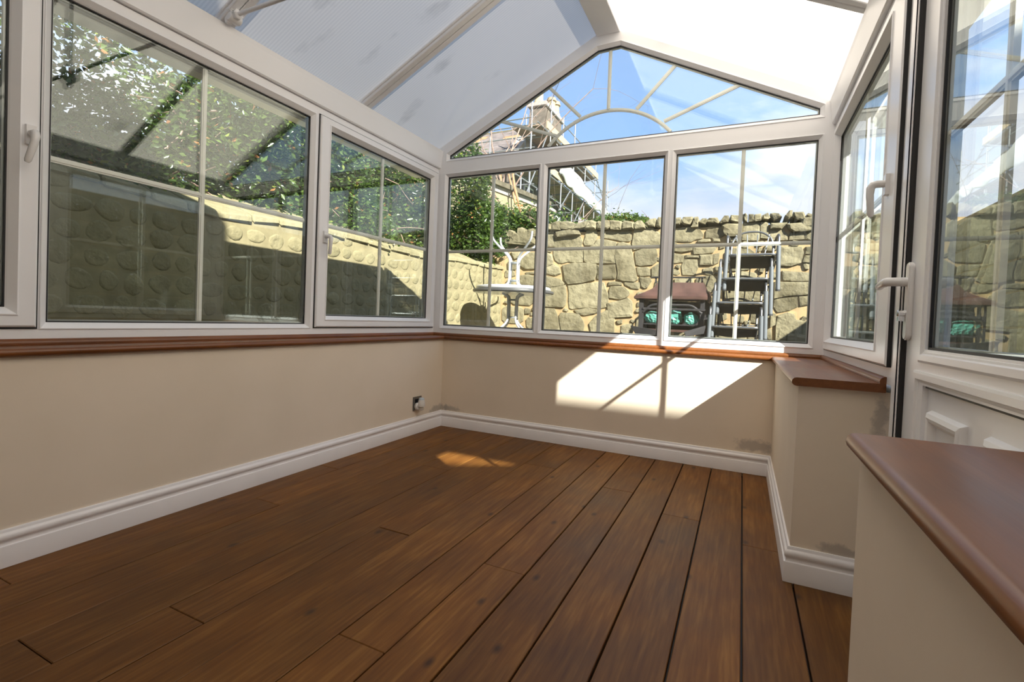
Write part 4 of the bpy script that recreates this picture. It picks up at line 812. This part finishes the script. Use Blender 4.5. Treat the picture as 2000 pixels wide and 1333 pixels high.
# ================================================================ BUILDINGS BEHIND
sb = empty('render_outbuilding', (-5, 9.4, 0)); tag(sb, 'low sand coloured rendered building with pale band and dark sloping coping', 'building')
def slope_strip(name, mat, z0a, z1a, z0b, z1b, xa, xb, ya=6.4, yb=12.15, parent=sb):
    mb = MB(); mb.hexa([(xa, ya, z0a), (xb, ya, z0a), (xb, yb, z0b), (xa, yb, z0b), (xa, ya, z1a), (xb, ya, z1a), (xb, yb, z1b), (xa, yb, z1b)]); return mb.build(name, mat, parent)
slope_strip('wall', 'sandrender', -.3, 4.03, -.3, 4.47, -7.5, -4.0)
k = 9
for i in range(k):
    ya = 6.4 + (12.15 - 6.4) * i / k; yb = 6.4 + (12.15 - 6.4) * (i + 1) / k - .012; f = lambda y: (y - 6.4) / 5.75
    slope_strip('coping_stone', 'coping', 4.03 + .44 * f(ya), 4.17 + .48 * f(ya), 4.03 + .44 * f(yb), 4.17 + .48 * f(yb), -4.5, -3.97, ya, yb)
    slope_strip('coping_slab', 'coping_dark', 4.17 + .48 * f(ya), 4.30 + .48 * f(ya), 4.17 + .48 * f(yb), 4.30 + .48 * f(yb), -4.6, -3.88, ya, yb)
mb = MB(); mb.box((-4.35, 12.15, -.3), (-3.96, 12.60, 4.50)); mb.build('end_pillar', 'sandrender', sb)
mb = MB(); mb.box((-4.42, 12.1, 4.50), (-3.9, 12.68, 4.62)); mb.build('pillar_cap', 'coping', sb, bevel=.02)
adopt(sb)
ho = empty('stone_house', (-11, 18, 0)); tag(ho, 'old dark stone house with slate roof and tall chimney behind scaffolding', 'house')
mb = MB(); mb.box((-17, 14.1, -.3), (-6.2, 22.2, 7.2)); mb.build('wall', 'house_stone', ho)
mb = MB(); mb.prism([(-17.3, 13.8, 7.15), (-17.3, 16.1, 8.95), (-17.3, 18.4, 7.15)], [(-6.15, 13.8, 7.15), (-6.15, 16.1, 8.95), (-6.15, 18.4, 7.15)]); mb.build('roof', 'slate', ho)
for i in range(8):
    t0 = i / 8; y0, z0 = 13.75 + 2.32 * t0, 7.17 + 1.81 * t0
    xcur = -17.2
    while xcur < -6.3:
        a = random.uniform(.8, 1.3); a = min(a, -6.2 - xcur)
        mb = MB(); mb.hexa([(xcur, y0, z0), (xcur + a - .02, y0, z0), (xcur + a - .02, y0 + .30, z0 + .24), (xcur, y0 + .30, z0 + .24), (xcur, y0, z0 + .03), (xcur + a - .02, y0, z0 + .03), (xcur + a - .02, y0 + .30, z0 + .255), (xcur, y0 + .30, z0 + .255)])
        mb.build('slate_course', 'slate_orange' if (i in (5, 6) and random.random() < .45) else 'slate', ho); xcur += a
mb = MB(); mb.tube([(-17.2, 16.1, 8.98), (-6.15, 16.1, 8.98)], .09, 8); mb.build('ridge_tiles', 'coping_dark', ho)
mb = MB(); mb.prism([(-6.6, 13.8, 7.2), (-6.6, 16.1, 9.1), (-6.6, 16.6, 9.1), (-6.6, 14.0, 6.9)], [(-6.1, 13.8, 7.2), (-6.1, 16.1, 9.1), (-6.1, 16.6, 9.1), (-6.1, 14.0, 6.9)]); mb.build('gable_skew', 'coping', ho)
mb = MB(); mb.hexa([(-6.95, 16.4, 7.2), (-5.75, 16.4, 7.2), (-5.75, 17.9, 7.2), (-6.95, 17.9, 7.2), (-6.75, 16.5, 10.0), (-6.05, 16.5, 10.2), (-6.05, 18.6, 10.2), (-6.75, 18.6, 10.0)]); ch = mb.build('chimney', 'house_stone', ho)
mb = MB(); mb.box((-6.85, 16.4, 10.05), (-5.95, 18.7, 10.25)); mb.build('chimney_cap', 'coping', ch, bevel=.03)
for (px_, py_, h) in ((-6.45, 16.75, 1.0), (-6.2, 17.6, .62), (-6.25, 18.25, .72)):
    mb = MB(); mb.lathe([(.25, 0), (.23, .15), (.18, .25), (.17, h * .75), (.23, h * .78), (.23, h * .86), (.19, h * .9), (.2, h), (.15, h)], (px_, py_, 10.22), 14); mb.build('chimney_pot', 'pot', ch, smooth=True)
for (a, b) in ((15.0, 15.9), (17.4, 18.3), (20.0, 20.9)):
    for z_ in (2.6, 5.0):
        mb = MB(); mb.box((-6.24, a, z_), (-6.18, b, z_ + 1.3)); wi = mb.build('window', 'pvc', ho); mb = MB(); mb.box((-6.20, a + .08, z_ + .08), (-6.165, b - .08, z_ + 1.22)); mb.build('pane', 'gasket', wi)
adopt(ho)
scf = empty('scaffolding', (-5, 17, 0)); tag(scf, 'tubular scaffolding with timber decks around the stone house', 'scaffolding')
def T(name, a, b, r=.028): mb = MB(); mb.tube([a, b], r, 6); return mb.build(name, 'scaf', scf)
for y_, zt_ in ((11.95, 6.4), (12.67, 8.2), (14.5, 9.4), (15.9, 9.2), (17.4, 9.6), (19.1, 9.1), (20.8, 9.3), (23.25, 8.55)):
    T('upright', (-4.95, y_, -.3), (-4.95, y_, zt_))
    if y_ > 13: T('upright', (-6.0, y_, -.3), (-6.0, y_, zt_ - .5))
for z_, a, b in ((5.62, 11.5, 20.3), (6.42, 12.4, 23.6), (7.25, 16.8, 23.6), (7.72, 16.8, 23.6), (7.98, 13.2, 21.4), (8.9, 14, 21.4)):
    T('ledger', (-4.95, a, z_), (-4.95, b, z_), .024)
    if z_ in (5.62, 6.42, 7.98): T('ledger', (-6.0, max(a, 14.2), z_), (-6.0, b, z_), .024)
for y_ in (12.67, 14.5, 15.9, 17.4, 19.1, 20.8, 23.25):
    for z_ in (5.6, 6.44, 7.96): T('transom_tube', (-6.3 if y_ > 13 else -8.5, y_ + .05, z_), (-4.8, y_ + .05, z_), .024)
for (a, z0, b, z1) in ((12.2, 5.0, 13.3, 6.5), (13.2, 5.5, 14.4, 6.4), (14.6, 4.4, 16.9, 6.4), (17.5, 5.1, 18.9, 6.4), (17.8, 6.9, 20.9, 8.0), (20.8, 8.0, 23.2, 6.9), (13.5, 7.0, 14.6, 8.6), (21, 6.0, 22, 6.5)): T('brace', (-4.9, a, z0), (-4.9, b, z1), .024)
for x_, zt_ in ((-11.5, 8.2), (-9.6, 8.3), (-8.2, 8.1), (-7.68, 8.4), (-6.76, 8.75), (-5.11, 9.6)): T('upright', (x_, 13.0, -.3), (x_, 13.0, zt_))
for z_ in (7.0, 7.42, 7.82): T('guard_rail', (-12.5, 13.0, z_ - .02), (-4.95, 13.0, z_), .022)
for i in range(5):
    x0 = -6.15 + i * .235
    for (a, b, z_) in ((13.9, 18.4, 6.46), (18.42, 23.45, 6.46), (13.6, 17.2, 8.02), (17.25, 21.2, 8.02)):
        mb = MB(); mb.box((x0, a, z_), (x0 + .225, b, z_ + .045)); mb.build('deck_board', 'board', scf)
for (a, b, z_) in ((13.8, 16.4, 6.5), (16.45, 18.2, 6.48), (14.0, 17.5, 8.05), (17.6, 21.1, 8.05)):
    mb = MB(); mb.box((-4.93, a, z_), (-4.89, b, z_ + .27)); mb.build('toe_board', 'toeboard', scf)
mb = MB(); mb.box((-6.1, 21.08, 8.05), (-4.9, 21.13, 8.3)); mb.build('toe_board', 'toeboard', scf)
adopt(scf)
# tarpaulin
mb = MB(); NS, NTT = 40, 14; vs = []
for i in range(NS + 1):
    s = i / NS; yy = 15.3 + 8.4 * s
    lo = np.interp(s, [0, .07, .35, .7, .9, 1], [6.75, 6.55, 6.40, 6.45, 6.38, 6.2]); hi = np.interp(s, [0, .12, .35, .62, .85, 1], [8.0, 7.62, 7.55, 7.22, 6.95, 7.15])
    for j in range(NTT + 1):
        t = j / NTT; z_ = lo + (hi - lo) * t + .05 * math.sin(s * 37) * (1 - t)
        x_ = -4.84 + .10 * math.sin(t * 3.1) + .035 * math.sin(s * 19 + t * 7) + .03 * math.sin(s * 47 - t * 5) - .28 * t * t
        vs.append((x_, yy + .05 * math.sin(t * 9 + s * 5), z_))
fs = [(i * (NTT + 1) + j, (i + 1) * (NTT + 1) + j, (i + 1) * (NTT + 1) + j + 1, i * (NTT + 1) + j + 1) for i in range(NS) for j in range(NTT)]
mb.add(vs, fs); tp = mb.build('tarpaulin', 'tarp', smooth=True); so_ = tp.modifiers.new('thickness', 'SOLIDIFY'); so_.thickness = .02
tag(tp, 'white tarpaulin sheet hanging slack along the scaffold deck', 'tarpaulin')
# added sun blockers outside the view: a gable-shaped block and a strip shape the sun patches
mb = MB(); mb.prism([(6.38, -12, -.3), (6.38, -4.0, -.3), (6.38, -4.0, 4.24), (6.38, -8.0, 6.78), (6.38, -12, 4.24)], [(13, -12, -.3), (13, -4.0, -.3), (13, -4.0, 4.24), (13, -8.0, 6.78), (13, -12, 4.24)])
tag(mb.build('sun_blocker_gable', 'house_stone'), 'added gable-shaped sun blocker beyond the right boundary, out of view', kind='structure')
mb = MB(); mb.box((5.0, -4.06, 4.0), (8.4, -4.0, 4.93)); tag(mb.build('sun_blocker_strip', 'house_stone'), 'added floating strip out of view that blocks part of the sun', kind='structure')  # unseen floating strip, added to shade the edges of the wall and floor patches

# ================================================================ THINGS ON THE TERRACE
def quad_bezier(a, b, c, n=6):
    a, b, c = Vector(a), Vector(b), Vector(c); return [a * (1 - t) ** 2 + b * 2 * t * (1 - t) + c * t * t for t in [i / n for i in range(n + 1)]]
def rnd_path(pts, r=.04, n=4):
    pts = [Vector(p) for p in pts]; out = [pts[0]]
    for i in range(1, len(pts) - 1):
        a = pts[i] + (pts[i - 1] - pts[i]).normalized() * min(r, (pts[i - 1] - pts[i]).length * .45); c = pts[i] + (pts[i + 1] - pts[i]).normalized() * min(r, (pts[i + 1] - pts[i]).length * .45)
        out += quad_bezier(a, pts[i], c, n)
    return out + [pts[-1]]
def stool_chair(x, y, z, lean):
    """stacking garden armchair seen from its front: leg tubes, seat frame, sling, fan back"""
    root = empty('garden_chair', (x, y, z)); W = .243
    V = lambda a, b, c: (x + a, y + b, z + c)
    for s in (-1, 1):
        mb = MB(); mb.tube([V(s * (W + .012), .0, 0), V(s * W, .01, .50)], .0215, 12); mb.build('front_leg', 'tube', root, smooth=True)
        mb = MB(); mb.tube([V(s * (W + .012), .0, -.006), V(s * (W + .012), .0, .012)], .0235, 12); mb.build('foot_cap', 'darktube', root, smooth=True)
        mb = MB(); mb.tube(rnd_path([V(s * W, .01, .50), V(s * W, .03, .585), V(s * (W - .01), .34, .60), V(s * (W - .02), .44, .50)], .05), .013, 8); mb.build('armrest', 'darktube', root, smooth=True)
        mb = MB(); mb.tube([V(s * (W - .03), .50, .0), V(s * (W - .03), .44, .30), V(s * (W - .025), .40, .42)], .013, 8); mb.build('rear_leg', 'darktube', root, smooth=True)
        mb = MB(); mb.tube([V(s * (W - .02), .03, .30), V(s * (W - .02), .42, .26)], .009, 6); mb.build('side_rail', 'darktube', root, smooth=True)
    mb = MB(); mb.tube(rnd_path([V(-W + .012, .40, .36), V(-W + .012, -.005, .375), V(W - .012, -.005, .375), V(W - .012, .40, .36)], .06), .0125, 8); mb.build('seat_frame', 'midtube', root, smooth=True)
    mb = MB(); n = 8; vs = []
    for i in range(n + 1):
        for j in range(n + 1):
            a = (i / n - .5) * 2 * (W - .03); t = j / n; vs.append(V(a, .015 + .38 * t, .362 - .045 * math.sin(math.pi * t) * (1 - (a / W) ** 2) - .085 * t))
    mb.add(vs, [(i * (n + 1) + j, (i + 1) * (n + 1) + j, (i + 1) * (n + 1) + j + 1, i * (n + 1) + j + 1) for i in range(n) for j in range(n)])
    st_ = mb.build('seat_sling', 'mesh', root, smooth=True); sm = st_.modifiers.new('t', 'SOLIDIFY'); sm.thickness = .006
    # back: arched tube with fanned rods over a sling panel
    mb = MB(); mb.tube(rnd_path([V(-W + .03, .40, .36), V(-W + .03, .46, .60), V(-.10, .49, .70), V(.10, .49, .70), V(W - .03, .46, .60), V(W - .03, .40, .36)], .12, 6), .0115, 8); mb.build('back_frame', 'midtube', root, smooth=True)
    for (a, b) in ((-.12, -.17), (-.04, -.055), (.04, .055), (.12, .17)):
        mb = MB(); mb.tube([V(a, .405, .375), V(b, .475, .665)], .006, 6); mb.build('back_rod', 'tube', root, smooth=True)
    mb = MB(); mb.tube([V(-W + .03, .41, .40), V(W - .03, .41, .40)], .007, 6); mb.build('back_rail', 'tube', root, smooth=True)
    adopt(root); return root
names = ['topmost grey steel garden chair of the stack against the stone wall', 'second grey garden chair from the top of the stack', 'third grey garden chair from the top of the stack', 'bottom grey garden chair of the stack standing on the terrace']
cz = [1.243, .985, .728, .47]; cxs = [2.126, 2.068, 2.028, 1.995]; cys = [2.58, 2.54, 2.50, 2.46]
proto = stool_chair(cxs[3], cys[3], cz[3], 0)
kids = [c for c in bpy.data.objects if c.parent == proto]
for i in range(4):
    if i == 3: r_ = proto
    else:
        r_ = proto.copy(); COL.objects.link(r_); r_.location = (cxs[i], cys[i], cz[i])
        for c in kids: d = c.copy(); COL.objects.link(d); d.parent = r_
    tag(r_, names[i], 'chair', 'garden chairs stacked against the stone wall')

def table(cx, cy, z, flip, label, R_=.51, HH=.70):
    """round garden table, four legs bundled at the middle and splayed at the foot; flip = upside down"""
    root = empty('garden_table', (cx, cy, z)); H = HH; V = lambda a, b, c: (cx + a, cy + b, (z + H - c) if not flip else (z + c))
    # c is the distance from the table surface down the legs
    mb = MB(); s = 1 if flip else -1
    def prof(pr): return [(r_, (c if flip else H - c)) for r_, c in pr]
    mb = MB(); mb.lathe(prof([(R_ - .018, .0), (R_ - .004, .004), (R_, .014), (R_ - .002, .030), (R_ - .012, .038), (R_ - .026, .036)]), (cx, cy, z), 48); mb.build('rim', 'whitetube' if flip else 'tablerim', root, smooth=True)
    mb = MB(); mb.lathe(prof([(R_ - .020, .010), (R_ - .020, .042)]), (cx, cy, z), 48); mb.build('tabletop', 'tableglass', root)
    for k in range(4):
        a = math.pi / 4 + k * math.pi / 2 + .25; ca, sa = math.cos(a), math.sin(a)
        pts = [V(.16 * ca, .16 * sa, .045), V(.085 * ca, .085 * sa, .075), V(.072 * ca, .072 * sa, .12), V(.068 * ca, .068 * sa, .38), V(.12 * ca, .12 * sa, .44), V(.31 * ca, .31 * sa, .58), V(.345 * ca, .345 * sa, HH - .07), V(.352 * ca, .352 * sa, HH)]
        mb = MB(); mb.tube(rnd_path(pts, .05), .0135, 10); mb.build('leg', 'whitetube', root, smooth=True)
    for c in (.12, .34):
        mb = MB(); pr = [(.058, c - .012), (.066, c - .012), (.066, c + .012), (.058, c + .012)]
        mb.lathe(prof([(.062, c - .010), (.070, c - .008), (.070, c + .008), (.062, c + .010)]), (cx, cy, z), 20); mb.build('collar', 'tube', root)
    adopt(root); tag(root, label, 'table', 'pair of round garden tables in the corner of the terrace'); return root
table(-.555, 2.40, GZ, False, 'lower round garden table standing on its legs in the terrace corner', HH=.745)
table(-.555, 2.40, GZ + .747, True, 'round garden table upside down on another with its white legs in the air', R_=.47)

# barbecue
bq = empty('barbecue', (1.38, 2.62, GZ)); tag(bq, 'rusty brown hooded steel barbecue with flat top bar on the terrace', 'barbecue')
def hood_loop(x0, x1, y0, y1, z_): return [(x0, y0, z_), (x1, y0, z_), (x1, y1, z_), (x0, y1, z_)]
mb = MB(); L = [hood_loop(.93, 1.715, 2.50, 2.95, 1.125), hood_loop(.93, 1.715, 2.50, 2.95, 1.160), hood_loop(1.03, 1.705, 2.56, 2.90, 1.205), hood_loop(1.12, 1.690, 2.60, 2.86, 1.255), hood_loop(1.165, 1.660, 2.63, 2.84, 1.325)]
vs = [v for l in L for v in l]; mb.add(vs, [(a * 4 + i, a * 4 + (i + 1) % 4, (a + 1) * 4 + (i + 1) % 4, (a + 1) * 4 + i) for a in range(4) for i in range(4)] + [(3, 2, 1, 0), (16, 17, 18, 19)])
mb.build('hood', 'rust', bq, bevel=.006)
mb = MB(); mb.box((1.085, 2.66, 1.378), (1.675, 2.70, 1.395)); hb_ = mb.build('top_bar', 'bbq', bq, bevel=.003)
for x_ in (1.13, 1.63): mb = MB(); mb.box((x_, 2.67, 1.32), (x_ + .018, 2.69, 1.38)); mb.build('bar_post', 'bbq', hb_)
mb = MB(); mb.prism([(1.72, 2.60, 1.10), (1.735, 2.60, 1.14), (1.735, 2.60, 1.17), (1.715, 2.60, 1.235)], [(1.72, 2.90, 1.10), (1.735, 2.90, 1.14), (1.735, 2.90, 1.17), (1.715, 2.90, 1.235)]); mb.build('side_flap', 'rust', bq)
for (a, b) in ((.985, 1.035), (1.64, 1.69)):
    mb = MB(); mb.box((a, 2.54, .79), (b, 2.60, 1.13)); mb.box((a, 2.85, .79), (b, 2.90, 1.13)); mb.build('pillar', 'bbq', bq, bevel=.004)
mb = MB(); mb.box((.96, 2.88, .78), (1.74, 2.91, 1.12)); mb.build('back_plate', 'bbq', bq)
mb = MB(); mb.tube(rnd_path([(1.035, 2.545, .98), (1.12, 2.545, 1.065), (1.56, 2.545, 1.065), (1.66, 2.545, .98)], .05), .014, 8); mb.build('front_arch', 'bbq', bq, smooth=True)
mb = MB(); mb.box((1.03, 2.53, 1.008), (1.70, 2.545, 1.030)); mb.build('cross_rail', 'bbq', bq)
mb = MB(); mb.box((.96, 2.50, .765), (1.74, 2.92, .79)); mb.build('shelf', 'rust', bq)
mb = MB(); mb.prism([(.915, 2.44, .815), (1.24, 2.40, .775), (1.24, 2.40, .71), (1.0, 2.44, .69)], [(.915, 2.52, .815), (1.24, 2.52, .775), (1.24, 2.52, .71), (1.0, 2.52, .69)]); mb.build('front_tray', 'bbq', bq, bevel=.004)
mb = MB(); mb.prism([(1.50, 2.40, .775), (1.715, 2.44, .85), (1.70, 2.44, .76), (1.52, 2.40, .72)], [(1.50, 2.52, .775), (1.715, 2.52, .85), (1.70, 2.52, .76), (1.52, 2.52, .72)]); mb.build('front_tray', 'bbq', bq, bevel=.004)
for (x_, y_) in ((.98, 2.55), (1.66, 2.55), (.98, 2.84), (1.66, 2.84)): mb = MB(); mb.box((x_, y_, GZ), (x_ + .045, y_ + .045, .77)); mb.build('leg', 'bbq', bq)
adopt(bq)
def bag(cx, cy, cz_, r, seed, label):
    rnd = random.Random(seed); mb = MB(); nu, nv = 18, 11; vs = []
    for j in range(nv + 1):
        ph = math.pi * j / nv
        for i in range(nu):
            th = 2 * math.pi * i / nu; rr = r * (1 + .20 * math.sin(3 * th + seed + 2 * ph) * math.sin(ph) + .11 * math.sin(7 * th + ph * 5) + rnd.uniform(-.05, .05))
            z_ = math.cos(ph); rr2 = rr * math.sin(ph) ** .8 if 0 < j < nv else 0.002
            if z_ > .75: rr2 *= .75
            vs.append((cx + rr2 * math.cos(th), cy + rr2 * .8 * math.sin(th), cz_ + r * 1.0 * max(z_, -.85)))
    fs = [(j * nu + i, j * nu + (i + 1) % nu, (j + 1) * nu + (i + 1) % nu, (j + 1) * nu + i) for j in range(nv) for i in range(nu)]
    mb.add(vs, fs); o = mb.build('plastic_bag', 'teal'); tag(o, label, 'bag', 'teal plastic bags stuffed in the barbecue')
mb = MB(); mb.box((1.04, 2.56, .838), (1.64, 2.88, .85)); g_ = mb.build('grate', 'bbq', bq); g_.data.transform(Matrix.Translation(-Vector(bq.location)))
bag(1.130, 2.62, .922, .078, 1, 'small teal plastic bag at the left inside the barbecue')
bag(1.345, 2.655, .944, .108, 2, 'larger teal plastic bag in the middle of the barbecue')
bag(1.545, 2.62, .916, .072, 4, 'teal plastic bag at the right inside the barbecue')
bpy.context.view_layer.update()
